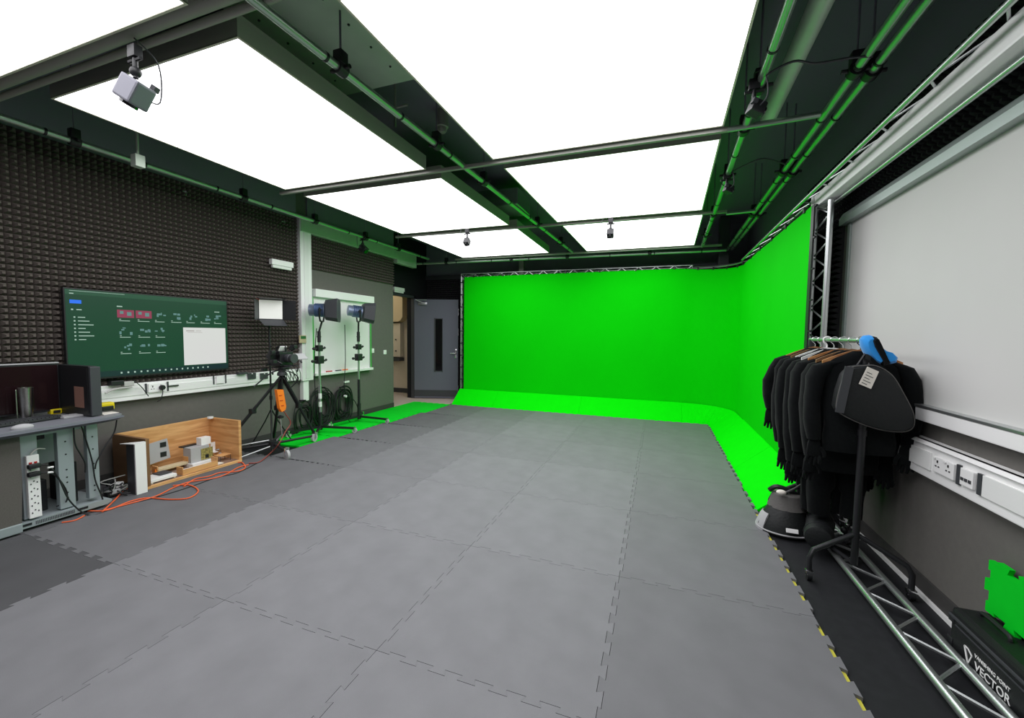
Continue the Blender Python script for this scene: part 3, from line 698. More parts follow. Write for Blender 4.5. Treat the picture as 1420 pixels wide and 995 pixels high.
# right dado trunking
t = thing('dado_trunking', 'white dado trunking with sockets along the right wall', 'trunking', (XR, -1.5, .71))
B().box((.615, -4.3, .715), (XR, .9, .915), .006).build('body', 'white', t)
B().box((.605, -4.3, .765), (.616, -.98, .865), .003).build('cover_strip', 'white_m', t); B().box((.605, -.60, .765), (.616, .9, .865), .003).build('cover_strip', 'white_m', t)
B().prism([(.60, .90), (.615, .915), (.64, .915), (.64, .895), (.615, .893)], 'y', -4.3, .9).build('top_lip', 'white', t)
t = thing('wall_socket', 'white double socket on the right wall trunking', 'socket', (.61, -.72, .77))
B().box((.6, -.80, .775), (.613, -.635, .86), .005).build('face_plate', 'white', t)
for cy in (-.76, -.675):
    B().box((.597, cy-.004, .83), (.6005, cy+.004, .843)).box((.597, cy-.016, .808), (.6005, cy-.007, .814)).box((.597, cy+.007, .808), (.6005, cy+.016, .814)).build('pin_holes', 'dk', t)
    B().box((.593, cy-.008+.022, .846), (.6005, cy+.008+.022, .856), .002).build('switch', 'white_m', t)
t = thing('data_plate', 'small white network plate beside the right wall socket', 'data plate', (.61, -.88, .77))
B().box((.6, -.935, .775), (.613, -.845, .86), .005).build('face_plate', 'white', t)
for k in range(3): B().box((.597, -.925+k*.026, .80), (.6005, -.907+k*.026, .815)).build('port', 'dk2', t)
B().box((.605, -.985, .765), (.617, -.952, .865)).build('joint', 'dk2', t)
B().box((.605, -.835, .765), (.617, -.81, .865)).build('joint', 'dk2', t)

# flight case with lettering
cx0, cx1, cy1, cz1 = .523, .662, -1.0, .235
t = thing('flight_case', 'black flight case with white lettering at the lower right corner', 'case', (.55, -1.5, 0))
def casebox(): pass
B().box((cx0, -1.95, .012), (cx1, cy1, cz1), .02).build('body', 'case', t)
b = B(); b.box((cx0-.006, -1.96, cz1-.05), (cx0+.03, cy1+.006, cz1-.036), .004); b.box((cx0-.004, -1.94, cz1-.075), (cx0+.02, cy1-.04, cz1-.070)); b.build('ridge', 'dk2', t)
for z in (.05, .16): B().box((cx0-.004, cy1-.03, z), (cx0+.04, cy1+.01, z+.04), .006).build('corner_guard', 'dk', t)
b = B(); b.tube([V((.60, cy1-.05, cz1)), V((.60, cy1-.07, cz1+.018)), V((.60, cy1-.2, cz1+.018)), V((.60, cy1-.22, cz1))], .009); b.build('handle', 'dk', t, smooth=True)
def text_mesh(body, size, mtx, m, parent, name='lettering', ext=.0008, bold=0):
    cu = bpy.data.curves.new('txt', 'FONT'); cu.body = body; cu.size = size; cu.extrude = ext; cu.offset = bold
    to = bpy.data.objects.new('txt', cu); C.objects.link(to); bpy.context.view_layer.update()
    me = bpy.data.meshes.new_from_object(to.evaluated_get(bpy.context.evaluated_depsgraph_get()))
    bpy.data.objects.remove(to); me.transform(mtx)
    me.materials.clear(); me.materials.append(M[m] if isinstance(m, str) else m)
    o = bpy.data.objects.new(name, me); C.objects.link(o); o.parent = parent; me.transform(Matrix.Translation(-parent.location)); return o
# text reads along -Y, up +Z, facing -X
def tm(y, z, x=cx0-.002): return Matrix(((0, 0, -1, x), (-1, 0, 0, y), (0, 1, 0, z), (0, 0, 0, 1)))
text_mesh('VANISHING POINT', .0225, tm(-1.168, .106), 'white', t, bold=.0002)
text_mesh('VECTOR', .05, tm(-1.172, .055), 'white', t, bold=.0003)
b = B()
def bar(a, c, wdt):
    a = V((cx0-.003, a[0], a[1])); c = V((cx0-.003, c[0], c[1])); d = (c-a).normalized(); s = d.cross(V((1, 0, 0)))*wdt/2
    b.rings([[a-s, a+s, a+s+V((.004, 0, 0)), a-s+V((.004, 0, 0))], [c-s, c+s, c+s+V((.004, 0, 0)), c-s+V((.004, 0, 0))]])
bar((-1.105, .112), (-1.133, .045), .008); bar((-1.133, .045), (-1.152, .096), .005); bar((-1.105, .112), (-1.127, .112), .005); bar((-1.127, .112), (-1.152, .096), .005)
b.build('emblem', 'white', t)
# loose green mat on the case
b = mat_tile(.50, .24, teeth_x=9, teeth_y=5, th=.02, amp=.014)
o = b.build('green_floor_mat', 'mat_green', origin=(0, 0, 0)); o.color = (1, 1, 1, 1)
tag(o, 'loose green interlocking mat propped behind the flight case', 'floor mat')

# ================================================================== CLOTHES RACK
RX0, RY0, RY1, RZ = .355, -.45, .50, 1.475
t = thing('clothes_rack', 'black wheeled clothes rack holding black suits by the right wall', 'clothes rack', (.36, 0, 0))
B().cyl((RX0, RY0-.03, RZ), (RX0, RY1+.03, RZ), .015, seg=14).build('rail', 'pipe', t, smooth=True)
for y in (RY0, RY1):
    B().cyl((RX0, y, .10), (RX0, y, RZ), .019, seg=14).cyl((RX0, y, .9), (RX0, y, .94), .023, seg=14).build('upright', 'dk', t, smooth=True)
    s = -1 if y < 0 else 1
    B().tube([V((RX0-.26, y-.1*1, .06)), V((RX0-.262, y-.10, .14)), V((RX0-.24, y-.09, .19)), V((RX0-.02, y, .28)), V((RX0+.0, y, .285))], .015, seg=10, smooth=False).build('foot', 'dk', t, smooth=True)
    B().tube([V((RX0+.225, y-.12, .06)), V((RX0+.225, y-.12, .15)), V((RX0+.205, y-.11, .19)), V((RX0+.02, y, .28)), V((RX0+.0, y, .285))], .015, seg=10, smooth=False).build('foot', 'dk', t, smooth=True)
    for dx, dy in ((-.26, -.10), (.225, -.12)):
        c = V((RX0+dx, y+dy, .0)); g = B(); g.cyl(c+V((-.012, 0, .028)), c+V((.012, 0, .028)), .027, seg=18); w_ = g.build('castor', 'dk', t, smooth=True)
        g = B(); g.box(c+V((-.02, -.02, .045)), c+V((.02, .02, .065)), .004); g.cyl(c+V((-.018, 0, .028)), c+V((.018, 0, .028)), .006, seg=8); g.build('castor_fork', 'chrome', w_, smooth=True)
B().tube([V((RX0, RY0, .12)), V((RX0-.0, RY0+.03, .10)), V((RX0-.05, RY0+.2, .10)), V((RX0-.05, RY1-.1, .10)), V((RX0, RY1, .12))], .012, seg=8, smooth=False).build('lower_bar', 'dk', t, smooth=True)

def hanger(y, m, label, half=.2, tilt=0, rz=0):
    t = thing('coat_hanger', label, 'hanger', (RX0, y, RZ), 'hangers on the clothes rack')
    hk = [V((RX0+.02, y, RZ+.0)), V((RX0+.018, y, RZ+.014)), V((RX0, y, RZ+.022)), V((RX0-.02, y, RZ+.01)), V((RX0-.02, y, RZ-.014)), V((RX0-.002, y, RZ-.035)), V((RX0, y, RZ-.06))]
    B().tube(hk, .0032 if m != 'white' else .006, seg=6).build('hook', 'chrome' if m != 'white' else 'white', t, smooth=True)
    rg = []
    for k in range(-6, 7):
        f = k/6; x = RX0+f*half; z = RZ-.065-.07*abs(f)**1.4; hh = .02-.006*abs(f); yy = y-.02*abs(f)+f*rz
        rg.append([V((x, yy-.007, z-hh)), V((x, yy+.007, z-hh)), V((x, yy+.007, z+hh*.5)), V((x, yy-.007, z+hh*.5))])
    B().rings(rg).build('shoulders', m, t, smooth=True); return t
def loft(b, secs, seg=18, nz=.006, seed=0):
    """secs: (centre, rx, ry) in horizontal planes-ish; wrinkled"""
    rg = []
    for i, (c, rx, ry) in enumerate(secs):
        c = V(c); ring = []
        for k in range(seg):
            a = 2*math.pi*k/seg; ca, sa = math.cos(a), math.sin(a)
            p = V((math.copysign(abs(ca)**.8, ca)*rx, math.copysign(abs(sa)**.8, sa)*ry, 0))
            q = c+p; n_ = noise.noise(V((q.x*9+seed, q.y*9, q.z*4)))+.5*noise.noise(V((q.x*22+seed, q.y*22, q.z*8)))
            ring.append(q+p.normalized()*n_*nz*2)
        rg.append(ring)
    b.rings(rg)
def interp(secs, n):
    out = []
    for i in range(len(secs)-1):
        for k in range(n):
            t = k/n; a, b_ = secs[i], secs[i+1]; out.append((V(a[0]).lerp(V(b_[0]), t), a[1]*(1-t)+b_[1]*t, a[2]*(1-t)+b_[2]*t))
    out.append((V(secs[-1][0]), secs[-1][1], secs[-1][2])); return out
def glove(t, c, sgn, seed, tw=0):
    c = V(c); b = B(); loft(b, interp([(c+V((0, 0, .02)), .024, .018), (c+V((0, 0, -.01)), .034, .016), (c+V((0, 0, -.08)), .040, .017), (c+V((0, 0, -.095)), .034, .014)], 2), seg=12, nz=.001, seed=seed)
    for k in range(4):
        L_ = (.055, .068, .064, .05)[k]; x = (-.027+.018*k)*sgn
        cu = .012*math.sin(seed+k)
        b.tube([c+V((x, 0, -.085)), c+V((x*1.15, -.006+cu, -.085-L_*.5)), c+V((x*1.2, .006+cu, -.085-L_))], .009, seg=8, radii=[.0105, .010, .007])
    b.tube([c+V((-.032*sgn, -.004, -.035)), c+V((-.052*sgn, -.012, -.065)), c+V((-.056*sgn, -.012, -.095))], .01, seg=8, radii=[.011, .0105, .008])
    return b.build('glove', 'cloth', t, smooth=True)
def suit(y, label, half=.25, bot=.72, slen=.62, seed=0, legs=True, glv=True, dy=-.02, legbot=.25, m='cloth', xs=0, sl_out=.0):
    t = thing('black_suit', label, 'clothing', (RX0, y, RZ-.1), 'black suits on the rack')
    z0 = RZ-.075; b = B(); X = RX0+xs
    secs = [((X, y, z0+.01), .055, .035), ((X, y, z0-.02), .11, .042), ((X, y, z0-.05), half*.78, .045), ((X, y, z0-.085), half*.9, .05), ((X, y, z0-.2), half*.86, .055), ((X, y+dy*.5, z0-.4), half*.80, .058), ((X, y+dy, bot+.08), half*.82, .06), ((X, y+dy, bot), half*.78, .05)]
    loft(b, interp(secs, 3), seed=seed); b.build('torso', m, t, smooth=True)
    for s in (-1, 1):
        b = B(); xo = X+s*half; zz = z0-.075; sl = slen
        ss = [((xo-s*.10, y, zz+.02), .05, .04), ((xo-s*.03, y, zz-.01), .055, .045), ((xo+s*.012, y, zz-.08), .05, .05), ((xo+s*(.03+sl_out), y-.01, zz-sl*.45), .045, .05), ((xo+s*(.028+sl_out), y-.03, zz-sl*.75), .042, .045), ((xo+s*(.01+sl_out), y-.03, zz-sl), .032, .032)]
        loft(b, interp(ss, 4), seg=14, nz=.005, seed=seed+s*3); b.build('sleeve', m, t, smooth=True)
        if glv: glove(t, (xo+s*(.008+sl_out), y-.03, zz-sl-.015), s, seed+s)
    if legs:
        for s in (-1, 1):
            b = B(); lx = X+s*.085
            loft(b, interp([((lx, y+dy, bot+.1), .085, .05), ((lx, y+dy, bot-.1), .08, .05), ((lx+s*.01, y+dy, (bot+legbot)/2), .065, .045), ((lx+s*.005, y+dy, legbot), .06, .042)], 4), seg=14, nz=.006, seed=seed+7+s)
            b.build('trouser_leg', m, t, smooth=True)
    return t
ys = [.42, .30, .18, .05, -.10, -.24]
hl = ['wooden hanger farthest along the rack near the truss tower', 'brown wooden hanger, second from the truss tower', 'white plastic hanger with a thick white hook', 'pale metal-hooked hanger beside the white hanger', 'tan wooden hanger near the middle of the rack', 'dark wooden hanger just behind the blue cap']
sl = ['black suit hanging farthest back, gloves dangling against the green screen', 'black suit, second from the green screen end of the rack', 'black suit on the white plastic hanger', 'black suit, fourth from the green screen end of the rack', 'black suit with tan hanger shoulders showing', 'black suit second from the near end, behind the foremost one']
hm = ['hangerwood', 'walnut', 'white', 'white_m', 'hangerwood', 'walnut']
spec = [dict(half=.25, bot=.75, slen=.42, legs=False, sl_out=.035), dict(half=.235, bot=.60, slen=.66, glv=False, legs=False), dict(half=.24, bot=.56, slen=.68, legs=True, legbot=.30), dict(half=.22, bot=.60, slen=.74, legs=True, legbot=.24), dict(half=.225, bot=.58, slen=.63, glv=True, legs=True, legbot=.27), dict(half=.205, bot=.62, slen=.62, legs=False, sl_out=-.01)]
for i, y in enumerate(ys):
    hanger(y, hm[i], hl[i], rz=.01*(i % 2)); suit(y, sl[i], seed=i*5.3, **spec[i])
hanger(-.36, 'hangerwood', 'wooden hanger at the near end under the blue cap'); suit(-.36, 'foremost black suit behind the helmet bag, right sleeve hanging lowest', half=.225, bot=.78, slen=.48, seed=44, legs=False, xs=.01)
# helmet-bag like garment with white tag, foremost
t = thing('black_bag', 'wide black zipped bag with white paper tag hung on the near rack end', 'bag', (.36, -.5, 1.0))
yb = -.50
prof = [P(x, y, 'y', yb) for x, y in ((1190, 505), (1210, 505), (1232, 518), (1249, 545), (1262, 572), (1262, 590), (1250, 597), (1225, 596), (1200, 590), (1175, 580), (1158, 570), (1154, 562), (1158, 540), (1166, 517), (1176, 507))]
ctr = sum(prof, V((0, 0, 0)))/len(prof); rg = []
for d_, s in ((-.065, .80), (-.06, .93), (-.035, .99), (0, 1), (.03, .97), (.045, .85)):
    rg.append([V((ctr.x+(q.x-ctr.x)*s, yb+d_+.5*.012*noise.noise(q*14), ctr.z+(q.z-ctr.z)*s)) for q in prof])
B().rings(rg).build('body', 'cloth2', t, smooth=True)
b = B(); b.tube([V((ctr.x+(q.x-ctr.x)*.97, yb-.045, ctr.z+(q.z-ctr.z)*.97)) for q in prof], .0035, seg=6, closed=True); b.build('piping', 'cloth_grey', t, smooth=True)
b = B()
for a0, a1 in (((1178, 508), (1164, 572)),):
    p0 = P(*a0, 'y', yb-.07); p1 = P(*a1, 'y', yb-.07); b.box((-.022, -.003, -(p0-p1).length/2), (.022, .003, (p0-p1).length/2), .002); d = (p0-p1).normalized(); q3 = V((0, 0, 1)).rotation_difference(d).to_matrix().to_4x4(); bmesh.ops.transform(b.bm, matrix=Matrix.Translation((p0+p1)/2) @ q3, verts=b.bm.verts)
b.build('strap', 'dk2', t)
B().tube([P(1186, 510, 'y', yb), V((RX0-.01, yb+.03, 1.42)), V((RX0, RY0+.0, RZ+.02)), V((RX0+.02, yb+.03, 1.42)), P(1204, 508, 'y', yb)], .006, seg=6).build('hanging_loop', 'dk', t, smooth=True)
tg = [P(x, y, 'y', yb-.075) for x, y in ((1203, 508), (1219, 515), (1208, 539), (1191, 532))]
t2 = B(); t2.rings([[q for q in tg], [q+V((0, .003, 0)) for q in tg]]); pt = t2.build('paper_tag', 'paper', t)
b = B()
for k in range(5):
    a = tg[0].lerp(tg[3], .25+.15*k)+(tg[1]-tg[0])*.15; c_ = tg[0].lerp(tg[3], .25+.15*k)+(tg[1]-tg[0])*(.8 if k % 2 else .6); dz = (tg[3]-tg[0])*.035
    b.quad(a-V((0, .001, 0)), c_-V((0, .001, 0)), c_+dz-V((0, .001, 0)), a+dz-V((0, .001, 0)))
b.build('print', 'dk2', pt)
# blue cap
t = thing('blue_cap', 'blue and black knitted cap draped over the near end of the rail', 'cap', (RX0+.06, RY0, 1.45))
def P2(x, y, d=0): return P(x, y, 'y', RY0-.03+d)
def blob(pts, d0, d1, m, name, par, nz=.0):
    c = sum((P2(*q) for q in pts), V((0, 0, 0)))/len(pts); rg = []
    for d_, s in ((d0, .75), (d0*.6, .93), (0, 1), (d1*.6, .94), (d1, .78)):
        rg.append([V((c.x+(q.x-c.x)*s, q.y+d_, c.z+(q.z-c.z)*s)) for q in [P2(*p) for p in pts]])
    return B().rings(rg).build(name, m, par, smooth=True)
blob([(1193, 470), (1197, 465), (1205, 464), (1213, 470), (1218, 480), (1226, 486), (1236, 489), (1243, 496), (1241, 503), (1233, 505), (1222, 501), (1216, 506), (1208, 502), (1198, 488), (1194, 479)], -.05, .05, 'blue', 'cap_body', t)
blob([(1206, 465), (1211, 466), (1217, 478), (1224, 494), (1230, 506), (1222, 508), (1213, 492), (1206, 480), (1203, 470)], -.062, .062, 'cloth', 'black_stripe', t)
blob([(1200, 490), (1210, 500), (1218, 505), (1226, 512), (1216, 514), (1206, 506), (1198, 497)], -.05, .05, 'cloth', 'black_lining', t)

# bags on the floor
t = thing('rucksack', 'black rucksack with light grey side and handle on the floor by the ramp', 'bag', (.12, .1, 0))
rg = []
for z, rx, ry, ox, oy in ((.0, .17, .14, 0, 0), (.02, .185, .155, 0, 0), (.06, .18, .15, 0, 0), (.12, .155, .13, .0, .01), (.18, .125, .11, .01, .02), (.23, .10, .09, .02, .03), (.27, .08, .07, .03, .04), (.285, .05, .05, .03, .04)):
    rg.append([V((.13+ox+rx*math.cos(a)+.012*noise.noise(V((math.cos(a)*2, math.sin(a)*2, z*12))), .12+oy+ry*math.sin(a), z)) for a in [2*math.pi*k/28 for k in range(28)]])
B().rings(rg).build('body', 'cloth2', t, smooth=True)
B().tube([V((.13+.186*math.cos(a), .12+.157*math.sin(a), .035+.0*a)) for a in [math.radians(150+ k*12) for k in range(16)]], .006, seg=6).build('piping', 'lgrey', t, smooth=True)
rg = []
for k in range(7):
    a = math.radians(158+k*9); rg.append([V((.13+r*math.cos(a), .12+r*.84*math.sin(a), z)) for r, z in ((.19, .02), (.188, .05), (.165, .115), (.145, .15), (.14, .145), (.16, .05))])
B().rings(rg).build('side_panel', 'lgrey', t, smooth=True)
rg = []
for z, r in ((.19, .135), (.235, .115), (.29, .10), (.30, .085)):
    rg.append([V((.15+r*math.cos(a)*(1+.08*noise.noise(V((a, z*9, 2)))), .15+r*.85*math.sin(a), z)) for a in [2*math.pi*k/24 for k in range(24)]])
B().rings(rg).build('lid', 'cloth_grey', t, smooth=True)
B().tube([V((.03, .16, .30)), V((.08, .14, .34)), V((.2, .14, .30)), V((.26, .16, .24))], .018, seg=8).build('top_flap', 'dk', t, smooth=True)
B().tube([V((.12, .1, .31)), V((.18, .1, .35)), V((.27, .12, .42)), V((.3, .16, .40))], .011, seg=8).build('strap', 'dk', t, smooth=True)
B().sph(V((.085, .06, .325)), .024, (1.4, 1, .8)).build('buckle', 'paper', t, smooth=True)
q = P(1097, 734, 'y', -.03)
B().box((q.x-.038, -.062, q.z-.014), (q.x+.038, -.052, q.z+.016), .003, rot=Matrix.Rotation(-.45, 3, 'X')).build('label_patch', 'white', t)
for k in range(3): B().tube([V((.25+.02*k, .14, .22)), V((.29+.02*k, .06, .12)), V((.32+.025*k, .0, .03))], .007, seg=6).build('webbing', 'cloth_grey', t, smooth=True)
t = thing('rolled_bag', 'black cylindrical bag lying over the floor truss behind the rack', 'bag', (.30, -.1, .0))
p0 = V((.36, .12, .15)); p1 = V((.22, -.28, .15)); d = (p1-p0).normalized()
b = B(); b.lathe([(.05, 0), (.075, .008), (.082, .03), (.083, .2), (.082, .38), (.075, .41), (.05, .42)], p0, d, seg=24); b.build('body', 'cloth2', t, smooth=True)
b = B()
for f in (.1, .33): b.lathe([(.085, f-.012), (.087, f), (.085, f+.012)], p0, d, seg=24)
b.build('strap', 'dk', t, smooth=True)
# loose trousers / boots behind
t = thing('tripod_head', 'black clamp with silver knobs on the floor truss beyond the rack', 'clamp', (.46, -.05, .06))
b = B()
for x, y, z, r in ((.47, .02, .12, .025), (.50, -.05, .13, .02), (.44, -.1, .1, .022), (.52, .06, .16, .018)): b.sph((x, y, z), r, seg=10)
b.cyl((.47, .02, .05), (.52, .06, .2), .012); b.cyl((.42, -.12, .09), (.53, -.02, .12), .014); b.box((.44, -.06, .05), (.5, .0, .1), .008); b.build('body', 'dk', t, smooth=True)
for x, y, z in ((.455, -.13, .14), (.51, -.12, .13), (.48, .0, .17)): B().sph((x, y, z), .011, seg=10).build('knob', 'chrome', t, smooth=True)

# ================================================================== WALL SCREEN (television)
TY0, TY1, TZ0, TZ1, TX = -1.385, .085, 1.03, 1.86, XL+.10
c4 = [P(88, 399, 'x', TX), P(316, 416, 'x', TX), P(316, 511, 'x', TX), P(93, 530, 'x', TX)]
TY0 = (c4[0].y+c4[3].y)/2; TY1 = (c4[1].y+c4[2].y)/2; TZ1 = (c4[0].z+c4[1].z)/2; TZ0 = (c4[2].z+c4[3].z)/2
t = thing('wall_screen', 'large wall-mounted screen showing a dark green file window', 'television', (XL+.06, (TY0+TY1)/2, TZ0))
B().box((XL+.06, TY0, TZ0), (TX, TY1, TZ1), .004).build('body', 'dk', t)
W_, H_ = TY1-TY0-.02, TZ1-TZ0-.03
def S(u0, v0, u1, v1, d, b):   # u,v fractions of the lit area, v down
    ya, yb_ = TY0+.01+u0*W_, TY0+.01+u1*W_; za, zb = TZ1-.012-v1*H_, TZ1-.012-v0*H_
    b.box((TX, ya, za), (TX+d, yb_, zb)); return b
E_ = lambda n_, c, s=1: emis('screen_'+n_, c, s)
S(0, 0, 1, 1, .001, B()).build('display', E_('green', (14, 54, 40)), t)
S(0, .0, 1, .055, .0014, B()).build('title_bar', E_('bar', (32, 72, 54)), t)
S(0, .935, 1, 1, .0014, B()).build('task_bar', E_('task', (14, 34, 44)), t)
S(.66, .40, .985, .92, .0016, B()).build('white_window', E_('white', (212, 212, 210)), t)
S(.02, .115, .075, .155, .0016, B()).build('blue_button', E_('blue', (40, 110, 240)), t)
class TB:
    def box(s_, lo, hi): B().box(lo, hi).build('text_line', tc_, t); return s_
tc_ = E_('text', (165, 190, 178))
for k in range(7): S(.035, .30+.042*k, .043, .315+.042*k, .0016, TB()); S(.055, .303+.042*k, .09+.02*((k*7) % 3), .312+.042*k, .0016, TB())
S(.02, .04, .04, .05, .0016, TB()); S(.025, .215, .035, .23, .0016, TB()); S(.05, .218, .075, .228, .0016, TB()); S(.02, .012, .30, .016, .0018, TB()); S(.255, .155, .285, .167, .0016, TB()); S(.90, .16, .94, .17, .0016, TB())
for r_ in range(3):
    for c_ in range(7 if r_ == 0 else 3):
        x = .255+.105*c_; y = (.20, .40, .60)[r_]
        S(x+.01, y+.13, x+.07+.01*(c_ % 2), y+.137, .0016, TB()); S(x+.01, y+.112, x+.02, y+.119, .0016, TB())
for k in range(16): S(.26+.038*k, .955, .27+.038*k, .975, .0017, TB())

b = B()
for c_ in (0, 1): S(.255+.105*c_, .20, .35+.105*c_, .295, .0016, b)
b.build('pink_thumbnails', E_('pink', (140, 45, 80)), t)
b = B(); rr = random.Random(3)
for r_ in range(3):
    for c_ in range(7 if r_ == 0 else 3):
        if r_ == 0 and c_ < 2: 
            S(.27+.105*c_, .215, .29+.105*c_, .25, .0019, b); S(.31+.105*c_, .225, .335+.105*c_, .27, .0019, b); continue
        x = .255+.105*c_; y = (.20, .40, .60)[r_]
        for _ in range(4):
            a = x+.005+rr.random()*.07; v = y+.01+rr.random()*.06; S(a, v, a+.006+rr.random()*.018, v+.012+rr.random()*.025, .0018, b)
b.build('thumbnail_details', E_('cyan', (95, 130, 130)), t)
b = B(); S(.68, .44, .74, .452, .0019, b); S(.75, .443, .79, .449, .0019, b); S(.69, .465, .80, .469, .0019, b); b.build('window_text', E_('wtext', (160, 150, 150)), t)

# ================================================================== DESK
DZ = .78; DX = -4.97; DY1 = -1.365
t = thing('desk', 'grey metal computer desk with rounded top at the left edge', 'desk', (-5.3, -2.2, 0))
pts = [(-5.7, -3.4), (DX, -3.4), (DX+.02, -2.6), (DX+.02, -2.0), (DX, -1.75), (DX-.02, -1.5), (DX-.05, -1.40), (DX-.1, DY1), (-5.3, DY1-.02), (-5.6, DY1-.06), (-5.7, DY1-.12)]
B().prism(pts, 'z', DZ-.012, DZ).build('desktop', 'desktop', t)
b = B(); ctr_ = V((-5.3, -2.3)); low = []
rg = [[V((x, y, DZ-.013)) for x, y in pts], [V((x+.012*(1 if x > -5.3 else -1), y+(.012 if y > -2 else 0), DZ-.022)) for x, y in pts], [V((x-.02*(1 if x > -5.3 else -1), y-(.03 if y > -2 else 0), DZ-.045)) for x, y in pts]]
b.rings(rg).build('edge_band', 'deskedge', t)
# end spine: columns, base, panels  (x close to DX-.13)
fx = -5.10
def col(y0, y1, z0=.1, z1=.735, d=.05, m='deskmetal', nm='column', x=fx):
    return B().box((x-d, y0, z0), (x, y1, z1), .004).build(nm, m, t)
col(-1.945, -1.86, .10); col(-1.755, -1.665, .10); col(-1.585, -1.515, .12)
B().box((fx-.30, -1.95, .42), (fx-.28, -1.66, .735)).build('back_panel', 'deskmetal', t)
b = B()
for y in (-1.71, -1.55):
    for z in (.18, .22, .3, .34, .4, .52, .62): b.cyl((fx-.001, y, z), (fx+.0015, y, z), .006, seg=8)
b.build('bolt_holes', 'dk', t)
b = B(); b.prism([(-3.2, .09), (-1.50, .09), (-1.455, .075), (-1.46, .06), (-1.49, .045), (-3.2, .045)], 'x', fx-.42, fx+.03); b.build('base_plinth', 'deskmetal', t)
b = B()
for k in range(24): b.box((fx+.029, -1.90+k*.009, .055), (fx+.032, -1.896+k*.009, .08))
b.build('vent_slots', 'dk2', t)
B().box((fx+.03, -1.67, .062), (fx+.033, -1.61, .078)).box((fx+.03, -1.965, .062), (fx+.033, -1.92, .078)).build('cable_slots', 'dk', t)
B().box((fx-.4, -1.6, .735), (fx, -1.5, .755)).box((fx-.4, -3.0, .70), (fx, -1.6, .735)).build('underframe', 'deskmetal', t)
B().prism([(-3.2, .10), (-1.975, .10), (-1.962, .4), (-1.962, .72), (-3.2, .72)], 'x', fx-.03, fx+.05).build('side_cover', 'panelcloth', t)
B().box((fx-.05, -3.2, .035), (fx+.06, -1.975, .10), .006).build('cover_foot', 'deskmetal', t)
for y in (-1.6, -2.3): B().cyl((fx-.2, y, .0), (fx-.2, y, .05), .04, seg=16).build('glide', 'dk', t)
# dark gear under the desk
t2 = thing('computer_tower', 'dark computer box under the desk behind the metal columns', 'computer', (fx-.25, -1.72, .09))
B().box((fx-.4, -1.845, .092), (fx-.12, -1.775, .33), .006).box((fx-.4, -1.655, .092), (fx-.12, -1.60, .42), .006).build('body', 'dk', t2)
B().box((fx-.35, -1.95, .65), (fx-.1, -1.78, .69), .005).build('upper_shelf', 'dk', t2)
# power strip
q0 = P(47, 630, 'x', fx+.02); q1 = P(48, 717, 'x', fx+.02)
t = thing('power_strip', 'tall white power strip fixed upright to the desk frame', 'power strip', (fx+.02, q1.y, q1.z))
ya, yb2 = P(38, 670, 'x', fx+.03).y, P(56, 670, 'x', fx+.03).y
B().box((fx+.001, ya, q1.z), (fx+.035, yb2, q0.z), .005).build('body', 'white', t)
H0 = q0.z-q1.z; ym = (ya+yb2)/2
b = B()
for k in range(7):
    z = q0.z-.10-k*H0*.115
    b.box((fx+.034, ym+.012, z), (fx+.037, ym+.018, z+.01)); b.box((fx+.034, ym-.02, z-.008), (fx+.037, ym-.014, z+.002)); b.box((fx+.034, ym-.005, z+.012), (fx+.037, ym+.002, z+.02))
b.build('outlet_slots', 'dk2', t)
for s in (-.014, .012): B().box((fx+.034, ym+s-.008, q0.z-.06), (fx+.04, ym+s+.008, q0.z-.048), .002).build('switch', 'red', t)
for i, (x, y) in enumerate(((46, 646), (46, 657))):
    q = P(x, y, 'x', fx+.05); t = thing('plug', ('upper' if i == 0 else 'lower')+' black plug in the white power strip', 'plug', q)
    b = B(); b.box(q+V((-.015, -.03, -.017)), q+V((.025, .035, .017)), .01); b.build('body', 'dk', t, smooth=True)
    e0 = q+V((.0, .03, 0)); pts_ = [e0, P(66+4*i, y-1+i*1, 'x', fx+.06), P(80, 660, 'x', fx+.07), P(94, 690, 'x', fx+.08), P(110, 707, 'x', fx+.08)] if i == 0 else [e0, P(68, 655, 'x', fx+.06), P(80, 662, 'x', fx+.06), P(92, 680, 'x', fx+.05), P(92, 695, 'x', fx+.0), P(78, 702, 'x', fx-.03)]
    if i == 0: pts_ += [P(125, 714, 'z', .02), P(138, 712, 'z', .02), P(150, 708, 'z', .02)]
    B().tube(pts_, .005, seg=8).build('cord', 'dk', t, smooth=True)
    p0 = P(66, 648+i*7, 'x', fx+.062); B().cyl(p0, p0+V((0, .03, -.004)), .0075, seg=8).build('cord_label', 'white', t)
tag(B().tube([P(62, 622, 'x', fx-.02), P(52, 622, 'x', fx+.01), P(44, 628, 'x', fx+.02), P(42, 632, 'x', fx+.02)], .005).build('cable', 'cable_w', smooth=True), 'pale cord entering the top of the white power strip', 'cable')
for pts_, lab in (([(102, 590), (104, 615), (112, 630), (118, 642), (118, 655)], 'black cable hanging between the desk columns'), ([(112, 588), (120, 612), (128, 640), (132, 665), (140, 685), (145, 700)], 'black cable dropping down the right desk column'), ([(162, 582), (158, 600), (145, 620), (134, 640), (132, 650)], 'thin black cable looping from the desk corner')):
    tag(B().tube([P(x, y, 'x', fx+.02) for x, y in pts_], .005, seg=6).build('cable', 'dk', smooth=True), lab, 'cable')
